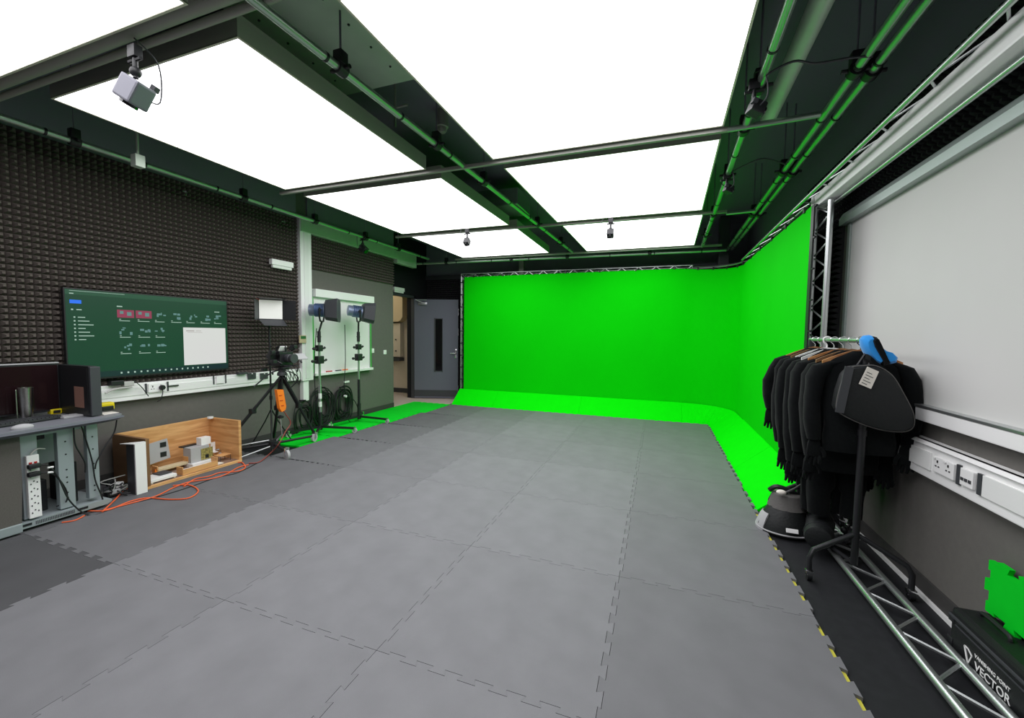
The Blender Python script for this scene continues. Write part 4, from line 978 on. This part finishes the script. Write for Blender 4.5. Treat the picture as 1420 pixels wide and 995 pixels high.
# --- on the desk
t = thing('monitor', 'wide dark monitor with a pale top edge on the desk', 'monitor', (-5.42, -2.0, DZ))
B().box((-5.54, -2.42, .81), (-5.505, -1.56, 1.205), .004).build('housing', 'dk', t)
B().box((-5.504, -2.41, .825), (-5.5025, -1.57, 1.19)).build('display', mat('monitor_glass', (34, 20, 22), rough=.12), t)
B().box((-5.54, -2.42, 1.203), (-5.50, -1.56, 1.212)).build('top_edge', 'lgrey', t)
B().cyl((-5.55, -2.0, DZ), (-5.55, -2.0, .92), .02).box((-5.62, -2.12, DZ), (-5.43, -1.88, DZ+.012), .005).build('stand', 'dk', t)
t = thing('computer_case', 'black desktop computer case with glass side at the desk end', 'computer', (-5.25, -1.6, DZ))
B().box((-5.56, -1.555, DZ+.003), (-5.10, -1.50, 1.19), .004).build('body', 'dk', t)
B().box((-5.54, -1.558, DZ+.03), (-5.115, -1.555, 1.175)).build('side_glass', 'dk', t)
B().box((-5.102, -1.552, DZ+.006), (-5.085, -1.485, 1.185), .006).build('front_panel', 'dk2', t)
B().box((-5.30, -1.5595, .85), (-5.17, -1.558, 1.02)).build('pinkish_patch', mat('pinkish_tone', (150, 112, 100), rough=.3), t)  # flat pinkish patch laid over the side glass
q = P(37, 574, 'x', -5.42); q.z = DZ
t = thing('steel_tumbler', 'tall brushed steel tumbler on the desk in front of the monitor', 'tumbler', (q.x, q.y, DZ)); hc = (P(37, 537, 'x', q.x).z-DZ)/.172
c = t.location
B().lathe([(r*1.15, z*hc) for r, z in [(.026, 0), (.028, .01), (.033, .12), (.037, .17), (.037, .172), (.034, .172), (.031, .13), (.03, .12)]], c, seg=28).build('cup', 'steel', t, smooth=True)
B().box(c+V((-.006, -.054, .02)), c+V((.006, -.047, .165*hc)), .002).build('handle', 'steel', t)
kc = V((-5.27, P(42, 583, 'x', -5.27).y, DZ))
t = thing('keyboard', 'black keyboard between the tumbler and the mouse', 'keyboard', (kc.x, kc.y, DZ))
Rk = Matrix.Rotation(.15, 3, 'Z')
kx, ky = kc.x, kc.y-.04
B().box((kx-.07, ky-.19, DZ+.001), (kx+.07, ky+.2, DZ+.02), .006, rot=Rk).build('base', 'dk', t)
b = B()
for r_ in range(5):
    for c_ in range(16):
        a = V((kx-.06+r_*.025, ky-.19+c_*.024, DZ+.02)); b.box(a, a+V((.02, .02, .008)), rot=Rk, piv=(kx, ky, DZ))
b.build('keys', 'dk2', t)
q = P(31, 592, 'z', DZ+.01)
t = thing('computer_mouse', 'pale grey computer mouse at the desk front edge', 'mouse', (q.x, q.y, DZ))
B().sph((q.x, q.y, DZ+.008), .034, (.85, 1.7, .75), seg=20).build('shell', 'lgrey', t, smooth=True)
B().sph((q.x, q.y+.03, DZ+.028), .008, (.5, 1, 1), seg=10).build('wheel', 'dk', t)
q = P(76, 572, 'z', DZ+.01)
t = thing('tape_measure', 'yellow and black tape measure next to the keyboard', 'tape measure', (q.x, q.y, DZ))
B().box(q+V((-.03, -.035, -.009)), q+V((.03, .035, .035)), .01).build('case', 'yellow', t); B().box(q+V((.028, -.02, -.0)), q+V((.034, .022, .024)), .004).build('grip', 'dk', t)
q = P(148, 567, 'z', DZ+.01)
t = thing('yellow_tool', 'yellow and black tool at the right end of the desk', 'tool', (q.x, q.y, DZ))
B().box(q+V((-.05, -.06, -.009)), q+V((.02, .05, .06)), .015).build('case', 'yellow', t); B().box(q+V((.02, -.045, -.009)), q+V((.035, .035, .03)), .006).build('grip', 'dk', t)
q = P(105, 577, 'z', DZ)
t = tag(B().box((q.x-.06, q.y-.1, DZ+.001), (q.x+.05, q.y+.1, DZ+.016), .003, rot=Matrix.Rotation(.1, 3, 'Z')).build('clear_tray', 'lgrey'), 'pale plastic tray lying in front of the computer case', 'tray')
q = P(165, 572, 'z', DZ)
t = tag(B().prism([(q.x-.12, q.y-.10), (q.x+.02, q.y-.11), (q.x+.0, q.y-.0), (q.x-.10, q.y+.0)], 'z', DZ+.001, DZ+.004).build('paper', 'paper'), 'white paper sheet at the right tip of the desk', 'paper')
q = P(62, 570, 'z', DZ)
t = tag(B().tube([q+V((.05*math.cos(a), .06*math.sin(a), .006+.002*a)) for a in [k*.7 for k in range(18)]], .004, seg=6).build('cable', 'cable_w', smooth=True), 'coiled pale cable behind the keyboard', 'cable')

# ================================================================== WOODEN MODEL BOX
bx0, bx1, by0, by1, bh = -5.70, -5.20, -1.14, -.235, .49
t = thing('model_box', 'open-fronted plywood box holding a miniature room', 'box', (-5.42, -.7, 0))
B().box((bx0, by0, .02), (bx1, by0+.03, bh+.0), .002).build('left_side', 'walnut', t)
B().box((bx0, by1-.03, .02), (bx1, by1, bh), .002).build('right_side', 'wood', t)
B().box((bx0, by0+.03, .02), (bx0+.02, by1-.03, bh), .002).build('back_board', 'wood', t)
B().box((bx0, by0, 0.003), (bx1+.003, by1, .045), .002).build('base_board', 'wood', t)
B().box((bx0+.02, by0+.03, .045), (bx1-.02, by1-.03, .05)).build('floor_lining', 'woodfloor', t)
def bp(x, y, X): return P(x, y, 'x', X)
FZ = .052
def mini(name, label, cat, loc): return thing(name, label, cat, loc, 'miniature furniture in the plywood box')
# bed front left
t = mini('miniature_bed', 'miniature white bed with a dark blanket at the box front left', 'model bed', (-5.3, -1.0, FZ))
B().box((-5.40, -1.10, .062), (-5.22, -.88, .09), .004).build('mattress', 'white', t); B().box((-5.40, -.99, .09), (-5.28, -.885, .102), .004).build('blanket', 'dk2', t)
for x, y in ((-5.385, -.895), (-5.235, -.895), (-5.235, -1.085)): B().box((x-.008, y-.008, FZ), (x+.008, y+.008, .064)).build('leg', 'white', t)
# tray in the middle
t = mini('miniature_sofa', 'long miniature wooden sofa with a white seat in the box centre', 'model sofa', (-5.3, -.65, FZ))
B().box((-5.31, -.82, FZ), (-5.23, -.50, .085), .003).build('seat', 'paper', t)
B().box((-5.225, -.83, FZ), (-5.217, -.49, .105)).build('front_rail', 'wood', t); B().box((-5.31, -.497, FZ), (-5.22, -.488, .14)).build('end_board', 'wood', t); B().box((-5.31, -.832, FZ), (-5.22, -.823, .13)).build('end_board', 'wood', t)
# behind: bench
t = mini('miniature_bench', 'miniature wooden bench with paper top behind the sofa', 'model bench', (-5.5, -.78, FZ))
B().box((-5.52, -.92, .085), (-5.44, -.64, .11), .003).build('seat', 'card', t)
B().box((-5.52, -.925, FZ), (-5.44, -.915, .14)).build('end_board', 'wood', t); B().box((-5.52, -.645, FZ), (-5.44, -.635, .16)).build('end_board', 'wood', t); B().box((-5.525, -.92, FZ), (-5.517, -.64, .09)).build('rail', 'wood', t)
# board with pictures leaning
t = mini('miniature_wall_panel', 'white leaning panel with two dark windows in the plywood box', 'model panel', (-5.57, -.85, FZ))
B().box((-5.58, -.93, .15), (-5.572, -.74, .36), .001, rot=Matrix.Rotation(.12, 3, 'X')).build('panel', 'lgrey', t)
b = B(); b.box((-5.5715, -.82, .29), (-5.569, -.765, .34)); b.box((-5.5715, -.82, .19), (-5.569, -.765, .24)); b.build('windows', 'dk', t)
# kitchen block right
t = mini('miniature_stove', 'white miniature stove with a speckled yellow front panel', 'model stove', (-5.45, -.52, FZ))
B().box((-5.50, -.65, FZ), (-5.36, -.42, .09), .003).build('plinth', 'white', t)
B().box((-5.52, -.64, .09), (-5.40, -.45, .25), .003).build('body', 'lgrey', t)
B().box((-5.399, -.54, .10), (-5.394, -.42, .22)).build('speckled_front', mat('speckle', (150, 140, 80), rough=.6, noise_amt=.6, scale=60), t)
B().box((-5.393, -.50, .11), (-5.391, -.465, .15)).build('oven_opening', 'dk', t)
B().box((-5.50, -.52, .25), (-5.42, -.42, .33), .003).build('upper_box', 'white', t)
B().box((-5.56, -.66, .25), (-5.50, -.50, .262), .002).build('hob', 'dk', t)
# small ones
t = mini('miniature_table', 'miniature bare wooden table at the right end of the box', 'model table', (-5.33, -.38, FZ))
B().box((-5.38, -.42, .115), (-5.28, -.30, .122)).build('table_top', 'wood', t)
for x in (-5.375, -5.285):
    for y in (-.415, -.305): B().cyl((x, y, FZ), (x, y, .116), .003, seg=6).build('leg', 'dk2', t)
t = mini('miniature_chair', 'miniature pale chair standing behind the bare table', 'model chair', (-5.46, -.35, FZ))
B().box((-5.49, -.38, .13), (-5.44, -.33, .137)).build('seat', 'white', t); B().box((-5.494, -.38, .13), (-5.488, -.33, .24)).build('backrest', 'white', t)
for x in (-5.487, -5.443):
    for y in (-.377, -.333): B().cyl((x, y, FZ), (x, y, .13), .003, seg=6).build('leg', 'wood', t)
t = mini('miniature_lamp_frame', 'tiny wire frame standing before the back of the box left', 'model frame', (-5.55, -1.0, FZ))
b = B(); b.tube([V((-5.55, -1.06, FZ)), V((-5.55, -1.06, .24)), V((-5.55, -.96, .27)), V((-5.55, -.96, FZ))], .004, seg=6, smooth=False); b.tube([V((-5.55, -1.06, .14)), V((-5.55, -.96, .15))], .003); b.build('frame', 'walnut', t)
tag(B().box((-5.30, -.49, FZ), (-5.23, -.42, .058)).build('miniature_rug', 'paper'), 'small white square lying on the box floor', 'model rug', 'miniature furniture in the plywood box')
t = mini('miniature_bottle', 'tiny orange bottle beside the bench inside the box', 'model bottle', (-5.42, -.95, FZ))
B().lathe([(.014, 0), (.014, .04), (.006, .055), (.006, .07)], (-5.42, -.95, FZ), seg=12).build('bottle', 'orange', t, smooth=True)
# white board leaning against box
t = thing('white_board_offcut', 'white folded board standing against the box left side', 'board', (-5.2, -1.2, 0))
wb = [(-5.22, -1.215), (-5.135, -1.165), (-5.14, -1.158), (-5.225, -1.205)]
y0_, y1_ = -1.262, -1.168
B().box((-5.155, y0_+.012, .012), (-5.14, y1_, .475), .002).build('front_board', 'white', t)
B().box((-5.26, y0_+.008, .012), (-5.155, y0_+.016, .478), .001).build('side_board', 'dk2', t)
B().prism([(-5.27, y0_-.03), (-5.14, y0_+.005), (-5.14, y1_), (-5.17, y1_)], 'z', .476, .482).build('top_flap', 'white', t)
tag(B().cyl((-5.60, -.30, bh+.001), (-5.60, -.30, bh+.02), .03, seg=20).build('white_disc', 'white'), 'small white round thing on the far corner of the plywood box', 'disc')
# junk heap between desk and box
t = thing('power_adaptor_pile', 'pile of adaptors and tangled cables on the floor by the desk', 'cables', (-5.3, -1.3, 0)); rr = random.Random(9)
for k in range(6):
    c = V((-5.42+rr.random()*.16, -1.36+rr.random()*.12, .03+.02*k)); B().box(c-V((.04, .03, .018)), c+V((.04, .03, .018)), .008, rot=Matrix.Rotation(rr.random()*3, 3, 'Z')).build('adaptor', ['dk', 'dk', 'lgrey', 'dk2', 'white', 'dk'][k], t)
for k in range(5):
    pts_ = [V((-5.42+rr.random()*.22, -1.40+rr.random()*.2, .01+rr.random()*.15)) for _ in range(7)]
    B().tube(pts_, .005, seg=6).build('cable', ['dk', 'cable_w', 'dk', 'dk', 'cable_w'][k], t, smooth=True)
# orange cables along the floor
def fl(pts, z=.028): return [P(x, y, 'z', z) for x, y in pts]
tag(B().tube(fl([(122, 708), (140, 708), (155, 705), (180, 695), (205, 690), (235, 692), (262, 690), (275, 680), (262, 672), (240, 673)]), .006, seg=8).build('cable', 'cable_o', smooth=True), 'orange cable looping on the floor before the plywood box', 'cable')
tag(B().tube(fl([(142, 709), (160, 692), (170, 681), (178, 676)], .03), .006, seg=8).build('cable', 'cable_o', smooth=True), 'short orange cable climbing into the adaptor pile', 'cable')
tag(B().tube(fl([(145, 707), (175, 699), (215, 688), (240, 676), (262, 668), (290, 664), (312, 658), (330, 648), (345, 644)]), .006, seg=8).build('cable', 'cable_o', smooth=True), 'orange cable running close along the plywood box front', 'cable')
tag(B().tube(fl([(255, 674), (270, 664), (290, 660), (305, 655), (330, 653), (340, 648), (336, 641), (330, 641)]), .006, seg=8).build('cable', 'cable_o', smooth=True), 'orange cable curling round the right corner of the plywood box', 'cable')
tag(B().tube(fl([(120, 712), (170, 700), (210, 691), (260, 676), (300, 662), (330, 655), (360, 640)], .024), .005, seg=8).build('cable', 'dk', smooth=True), 'black cable alongside the orange ones on the floor', 'cable')
tag(B().tube(fl([(86, 724), (104, 721), (118, 714)], .026), .005, seg=8).build('cable', 'cable_o', smooth=True), 'short orange cable end showing under the desk front', 'cable')

# ================================================================== CAMERA TRIPOD + DOLLY
TX_, TY_ = -5.08, .20
def wheel(par, c, r=.035, wd=.02, ax=(0, 1, 0), m='lgrey'):
    c = V(c); a = V(ax).normalized(); g = B(); g.lathe([(r*.6, -wd/2), (r, -wd/2), (r, wd/2), (r*.6, wd/2)], c, a, seg=24); w_ = g.build('castor', m, par, smooth=True)
    g = B(); g.cyl(c-a*(wd/2+.004), c+a*(wd/2+.004), r*.3, seg=12); s = a.cross(V((0, 0, 1)))
    for k in (-1, 1): g.box(c+a*k*(wd/2+.004)-V((.008, .008, -.0)), c+a*k*(wd/2+.004)+V((.008, .008, r*1.35)), .002)
    g.box(c+V((-.016, -.016, r*1.2)), c+V((.016, .016, r*1.2+.016)), .003); g.build('castor_fork', 'chrome', w_, smooth=True); return w_
t = thing('camera_tripod', 'black camera tripod on a three-wheeled dolly by the plywood box', 'tripod', (TX_, TY_, 0))
hub = P(386, 604, 'x', TX_); f1 = P(400, 630, 'z', .07); f2 = P(300, 612, 'x', -5.45); f3 = P(431, 602, 'x', -5.18)
f1 = V((-4.83, .03, .09)); f2 = V((-5.50, -.25, .09)); f3 = V((-5.13, .72, .09)); hubp = V((TX_-.08, .13, .14))
for f, r_ in ((f1, .062), (f2, .05), (f3, .055)):
    B().tube([hubp, f+V((0, 0, .01))], .016, seg=10).build('dolly_arm', 'dk', t, smooth=True)
    wheel(t, (f.x, f.y, r_ if f is not f3 else r_+.02), r_, .028, (.3, 1, 0) if f is f1 else (1, .2, 0))
B().cyl(hubp-V((0, 0, .03)), hubp+V((0, 0, .03)), .05, seg=16).build('dolly_hub', 'dk', t, smooth=True)
B().cyl(hubp+V((-.04, -.02, .04)), V((-5.6, -.35, .12)), .009, seg=8).build('silver_rod', 'alu', t, smooth=True)
B().cyl(hubp+V((.02, -.06, -.02)), V((-5.3, -.30, .03)), .009, seg=8).build('silver_rod', 'alu', t, smooth=True)
B().cyl(hubp+V((.03, .03, .04)), V((-5.5, .55, .12)), .012, seg=8).build('silver_rod', 'alu', t, smooth=True)
top = V((TX_, TY_, .96))
knees = []
for f in (f2, f3, V((-5.5, .42, .06))):
    ft = f+V((0, 0, .05)); d = (ft-top); mid = top+d*.5
    s = d.cross(V((0, 0, 1))).normalized()*.014
    b = B(); b.cyl(top+s+d*.02, mid+s, .016, seg=8); b.cyl(top-s+d*.02, mid-s, .016, seg=8); b.build('leg', 'dk', t, smooth=True)
    b = B(); b.cyl(top+d*.42, ft, .018, seg=8); b.box(top+d*.5-V((.03, .03, .03)), top+d*.5+V((.03, .03, .03)), .008); b.build('lower_leg', 'dk', t, smooth=True)
B().cyl((TX_, TY_, .55), (TX_, TY_, .96), .012, seg=10).build('centre_column', 'dk', t, smooth=True)
B().lathe([(.02, 0), (.05, .01), (.05, .04), (.035, .06), (.045, .09), (.02, .1)], (TX_, TY_, .95)).build('bowl', 'dk2', t, smooth=True)
B().tube([V((TX_, TY_, 1.03)), V((TX_+.0, TY_-.15, 1.00)), V((TX_-.02, TY_-.35, .86))], .008, seg=8).build('pan_handle', 'dk', t, smooth=True)
B().tube([V((TX_, TY_, 1.03)), V((TX_+.02, TY_+.14, .98)), V((TX_+.04, TY_+.2, .9)), V((TX_, TY_+.13, .80))], .007, seg=8).build('arm', 'dk', t, smooth=True)
# weight hanging / lower bracket
B().lathe([(.012, 0), (.035, .01), (.035, .03), (.012, .04)], P(389, 580, 'x', TX_)).build('weight', 'dk', t, smooth=True)
B().cyl(P(389, 580, 'x', TX_), P(391, 603, 'x', TX_), .007).build('hanging_rod', 'chrome', t, smooth=True)
# orange pouch
t = thing('orange_power_pack', 'bright orange power pack strapped below the camera tripod head', 'power pack', P(390, 560, 'x', TX_+.14))
og = [P(x, y, 'x', TX_+.14) for x, y in ((384, 540), (393, 540), (397, 563), (396, 568), (391, 571), (388, 566))]
B().rings([[q for q in og], [q+V((-.04, 0, 0)) for q in og]]).build('body', 'orange', t)
b = B()
for k in range(3):
    q = P(389+k*1.4, 548+k*7, 'x', TX_+.142); b.box(q-V((.001, .02, .003)), q+V((.001, .02, .003)))
b.build('marking', 'red', t)
tag(B().tube([P(392, 568, 'x', TX_+.05), P(397, 575, 'x', TX_+.06), P(403, 586, 'x', TX_+.06), P(396, 598, 'x', TX_+.06), P(386, 616, 'x', TX_+.07), P(376, 627, 'z', .05), P(360, 640, 'z', .03), P(345, 642, 'z', .03)], .006, seg=8).build('cable', mat('striped_cable', (150, 70, 62), rough=.5), smooth=True), 'reddish cable running from the orange power pack to the floor', 'cable')
# camera rig
t = thing('film_camera', 'black film camera rig on the tripod with white fittings', 'camera', (TX_, TY_, 1.05))
cz = 1.05
B().box((TX_-.10, TY_-.05, cz), (TX_+.08, TY_+.06, cz+.012), .003).build('base_plate', 'dk2', t)
B().box((TX_-.12, TY_-.09, cz+.03), (TX_+.08, TY_+.10, cz+.20), .01).build('body', 'dk', t)
for s in (-.035, .045): B().cyl((TX_-.14, TY_+s, cz+.03), (TX_+.2, TY_+s, cz+.03), .0075, seg=10).build('rod', 'dk2', t, smooth=True)
b = B(); b.lathe([(.045, 0), (.05, .02), (.05, .07), (.044, .075), (.05, .09), (.055, .13)], (TX_+.065, TY_+.01, cz+.12), (1, 0, 0)); b.build('lens_barrel', 'dk2', t, smooth=True)
B().cyl((TX_+.188, TY_+.01, cz+.12), (TX_+.194, TY_+.01, cz+.12), .045, seg=24).build('lens_glass', 'dk', t, smooth=True)
B().tube([V((TX_-.07, TY_, cz+.19)), V((TX_-.06, TY_, cz+.25)), V((TX_+.06, TY_, cz+.26)), V((TX_+.07, TY_, cz+.2))], .011, seg=8).build('top_handle', 'dk', t, smooth=True)
B().box((TX_-.16, TY_-.045, cz+.04), (TX_-.09, TY_+.05, cz+.16), .008).build('battery', 'dk2', t)
B().box((TX_-.02, TY_-.16, cz+.10), (TX_+.02, TY_-.06, cz+.18), .006).build('side_module', 'dk', t)
rr = random.Random(5); b = B()
for k in range(24):
    gb = B()
    c = V((TX_+rr.uniform(-.12, .12), TY_+rr.uniform(-.2, .22), cz+rr.uniform(-.06, .27))); 
    if k % 2: gb.box(c-V((.025, .025, .02)), c+V((.025, .025, .02)), .004)
    else: gb.cyl(c, c+V((rr.uniform(-.05, .05), rr.uniform(-.05, .05), .03)), .01, seg=8)
    gb.build('rig_clamp', 'dk', t, smooth=True)
b.bm.free()
q = P(392, 483, 'x', TX_+.05); B().box(q+V((-.006, -.045, -.03)), q+V((.006, .045, .03)), .003, rot=Matrix.Rotation(.5, 3, 'Y')).build('small_monitor', 'white', t)
q = P(416, 494, 'x', TX_+.05); B().box(q+V((-.05, -.09, -.005)), q+V((.05, .09, .005)), .003, rot=Matrix.Rotation(.75, 3, 'Y')).build('tablet', 'lgrey', t)
B().tube([V((TX_, TY_+.1, cz+.06)), q+V((0, -.08, -.05)), q+V((-.02, 0, -.02))], .008, seg=8).build('tablet_arm', 'dk', t, smooth=True)
b = B()
for k in range(5):
    yk = TY_-.04+k*.05; b.tube([V((TX_+.06, yk, cz+.02)), V((TX_+.09, yk+.03, cz-.08)), V((TX_+.04, yk+.05, cz-.14-.02*k)), V((TX_, yk+.0, cz-.05))], .004, seg=6)
b.build('cables', 'dk', t, smooth=True)

# small LED panel with barn doors on thin stand
LX, LY = -5.46, .36
t = thing('led_light', 'square white-faced LED light with black barn doors on thin stand', 'studio light', (LX, LY, 0))
B().cyl((LX, LY, .12), (LX, LY, 1.62), .011, seg=10).build('pole', 'dk', t, smooth=True)
for z in (.62, 1.1): B().cyl((LX, LY, z), (LX, LY, z+.05), .018, seg=12).build('collar', 'dk', t, smooth=True)
for a in (200, 320, 80):
    d = V((math.cos(math.radians(a)), math.sin(math.radians(a)), 0)); B().tube([V((LX, LY, .50)), V((LX, LY, .34))+d*.08, V((LX, LY, .02))+d*.27], .008, seg=8, smooth=False).build('leg', 'dk', t, smooth=True)
cL = P(374, 429, 'x', LX); cL = V((LX+.02, cL.y, cL.z)); nrmL = (V((EYE.x+1.2, EYE.y, 1.2))-cL).normalized(); q3 = nrmL.to_track_quat('Z', 'Y').to_matrix()
# frame axes: right and up in the lamp's face
rtL = V((0, 0, 1)).cross(nrmL).normalized(); upL = nrmL.cross(rtL)
def LP(a, c, d): return cL+rtL*a+upL*c+nrmL*d
hw, hh = .135, .125
def slab(p0, p1, p2, p3, th, nn): 
    b = B(); b.rings([[p0, p1, p2, p3], [p+nn*th for p in (p0, p1, p2, p3)]]); return b
slab(LP(-hw, -hh, -.05), LP(hw, -hh, -.05), LP(hw, hh, -.05), LP(-hw, hh, -.05), .048, nrmL).build('housing', 'dk', t)
slab(LP(-hw+.008, -hh+.008, 0), LP(hw-.008, -hh+.008, 0), LP(hw-.008, hh-.008, 0), LP(-hw+.008, hh-.008, 0), .004, nrmL).build('light_face', 'led', t)
slab(LP(-hw, -hh, 0), LP(hw, -hh, 0), LP(hw+.03, -hh-.07, .13), LP(-hw+.05, -hh-.07, .13), .003, upL).build('barn_door', 'dk2', t)
slab(LP(-hw, hh, 0), LP(hw, hh, 0), LP(hw+.03, hh+.02, .13), LP(-hw-.03, hh+.02, .13), .003, upL).build('barn_door', 'dk', t)
slab(LP(hw, -hh, 0), LP(hw, hh, 0), LP(hw+.14, hh-.0, .05), LP(hw+.14, -hh-.0, .05), .003, nrmL).build('barn_door', 'dk', t)
slab(LP(-hw, -hh, 0), LP(-hw, hh, 0), LP(-hw-.05, hh, .12), LP(-hw-.05, -hh, .12), .003, rtL).build('barn_door', 'dk2', t)
B().box(LP(-hw-.01, hh-.01, 0)-V((.012, .015, .012)), LP(-hw-.01, hh-.01, 0)+V((.012, .02, .012)), .003).build('red_clip', 'red', t)

# wheeled stands with big lamps
def big_light(x, y, label, head, aim, feet, labels):
    t = thing('studio_light_stand', label, 'studio light', (x, y, 0))
    B().cyl((x, y, .10), (x, y, .72), .021, seg=14).build('lower_tube', 'dk' if not labels else 'alu', t, smooth=True)
    B().cyl((x, y, .70), (x, y, 1.36), .016, seg=14).build('green_sheen_tube', 'pipe', t, smooth=True)
    B().cyl((x, y, .06), (x, y, .32), .028, seg=14).build('sleeve', 'dk', t, smooth=True)
    for z, s in ((1.03, 1.25), (1.21, 1.0)):
        b = B(); b.box((x-.03*s, y-.045*s, z), (x+.03*s, y+.045*s, z+.09*s), .012); b.cyl((x, y-.09*s, z+.04), (x, y+.09*s, z+.04), .014, seg=10); b.sph((x, y-.1*s, z+.04), .022, seg=10); b.sph((x, y+.1*s, z+.05), .018, seg=10); b.build('clamp', 'dk', t, smooth=True)
    b = B(); b.cyl((x, y, 1.34), (x, y, 1.50), .024, seg=14); b.cyl((x, y-.03, 1.42), (x, y+.03, 1.42), .012, seg=8); b.build('spigot', 'dk', t, smooth=True)
    if labels:
        for z in (.40, .52): B().cyl((x, y, z), (x, y, z+.075), .0235, seg=14).build('label', 'white', t, smooth=True)
    for f in feet:
        f = V(f); b = B(); h0 = V((x, y, .10)); d = (f-h0); d.z = 0; dn = d.normalized(); sd = V((-dn.y, dn.x, 0))*.016; up = V((0, 0, .03))
        e = V((f.x, f.y, .075)); s0 = h0-V((0, 0, .01))
        b.rings([[s0-sd, s0+sd, s0+sd+up, s0-sd+up], [e-sd, e+sd, e+sd+up, e-sd+up]]); b.build('leg', 'dk', t)
        wheel(t, (f.x, f.y, .055), .035, .02, (dn.y, -dn.x, 0), 'lgrey')
    # yoke
    hd = V(head); a = V(aim).normalized(); s = a.cross(V((0, 0, 1))).normalized(); R_y = .155
    pts = [hd+s*R_y+V((0, 0, .03)), hd+s*R_y+V((0, 0, -.11)), hd+s*(R_y*.75)+V((0, 0, -.16)), hd-s*(R_y*.75)+V((0, 0, -.16)), hd-s*R_y+V((0, 0, -.11)), hd-s*R_y+V((0, 0, .03))]
    B().tube(pts, .012, seg=10, smooth=False).cyl(hd+V((0, 0, -.17)), (x, y, 1.49), .014, seg=10).build('yoke', 'dk', t, smooth=True)
    B().lathe([(.06, -.17), (.085, -.16), (.085, -.1), (.092, -.09), (.092, .03), (.1, .05), (.1, .08)], hd, a, seg=24).build('housing', 'silver', t, smooth=True)
    b = B()
    for k in range(7): b.lathe([(.096, -.085+.018*k), (.1, -.08+.018*k), (.096, -.075+.018*k)], hd, a, seg=24)
    b.build('cooling_fins', 'bluemetal', t, smooth=True)
    b = B(); up_ = s.cross(a).normalized()
    sz = .125
    for k in range(-1, 2, 2): b.cyl(hd+s*k*.09, hd+s*k*.15, .02, seg=10)
    b.build('tilt_knob', 'dk', t, smooth=True)
    def H(u_, v_, d_): return hd+s*u_+up_*v_+a*d_
    b = B(); oc = [(-.13, -.09), (-.13, .09), (-.09, .13), (.09, .13), (.13, .09), (.13, -.09), (.09, -.13), (-.09, -.13)]
    b.rings([[H(u_*.8, v_*.8, .05) for u_, v_ in oc], [H(u_*1.1, v_*1.1, .07) for u_, v_ in oc], [H(u_*1.3, v_*1.3, .23) for u_, v_ in oc], [H(u_*1.25, v_*1.25, .235) for u_, v_ in oc]]); b.build('barn_doors', 'dk2', t)
    return t
h1 = P(446, 431, 'x', -5.45); h2 = P(498, 433, 'x', -5.45)
big_light(-5.45, 1.15, 'left wheeled stand with blue studio light and white pole labels', (-5.43, h1.y-.02, h1.z+.01), (.80, .55, .0), [P(492, 600, 'z', .02), P(438, 608, 'z', .02), (-5.62, .75, 0)], True)
big_light(-5.45, 1.97, 'right wheeled stand with blue studio light before the whiteboard', (-5.43, h2.y-.04, h2.z+.01), (.62, .75, -.1), [P(537, 587, 'z', .02), (-5.55, 1.45, 0), (-5.66, 2.3, 0)], False)
# coiled cables on the wall
def coil(cy, cz, R0, n, label, seed):
    rr = random.Random(seed); t = thing('coiled_cable', label, 'cable', (XL+.06, cy, cz))
    for k in range(n):
        r = R0*rr.uniform(.5, 1.08); oy, oz = rr.uniform(-.06, .06), rr.uniform(-.09, .02)-r*.1
        pts = [V((XL+.035+.05*k/n+.01*math.sin(3*a), cy+oy+r*.8*math.sin(a), cz+oz-r*.0+r*1.15*math.cos(a))) for a in [2*math.pi*j/14 for j in range(14)]]
        B().tube(pts, .008, seg=6, closed=True).build('cable_turn', 'dk', t, smooth=True)
    B().cyl((XL, cy, cz+R0*.95), (XL+.12, cy, cz+R0*1.0), .01, seg=8).build('wall_hook', 'dk', t)
q = P(452, 563, 'x', XL+.06); coil(q.y-.07, q.z+.05, .26, 16, 'left coil of black cable hung on the wall behind left stand', 1)
q = P(475, 556, 'x', XL+.06); coil(q.y, q.z, .24, 16, 'right coil of black cable hung on the wall between the stands', 2)
q = P(420, 575, 'x', XL+.06); coil(q.y, q.z, .22, 6, 'loose loops of black cable behind the camera tripod', 3)
q = P(479, 549, 'x', XL+.1); tag(B().cyl(q-V((.02, 0, 0)), q+V((.02, .0, 0)), .02).build('cable_connector', 'white'), 'white round connector on the right coil of cable', 'connector')
for pts_, lab in (([(439, 455), (436, 500), (437, 540), (440, 575)], 'black lamp cable hanging left of the first light stand'), ([(478, 450), (479, 500), (478, 540), (492, 556), (497, 568)], 'black lamp cable hanging from the right studio light'), ([(478, 575), (486, 585), (497, 592)], 'black cable running down from the right coil to floor')):
    tag(B().tube([P(x, y, 'x', -5.55) for x, y in pts_], .006, seg=6).build('cable', 'dk', smooth=True), lab, 'cable')

# place the loose green mat (stands on edge, leaning to the wall)
g_ = [o for o in C.objects if o.get('label', '').startswith('loose green')][0]
g_.rotation_euler = (math.radians(90), 0, math.radians(-90)); g_.location = (.655, -1.01, .245)
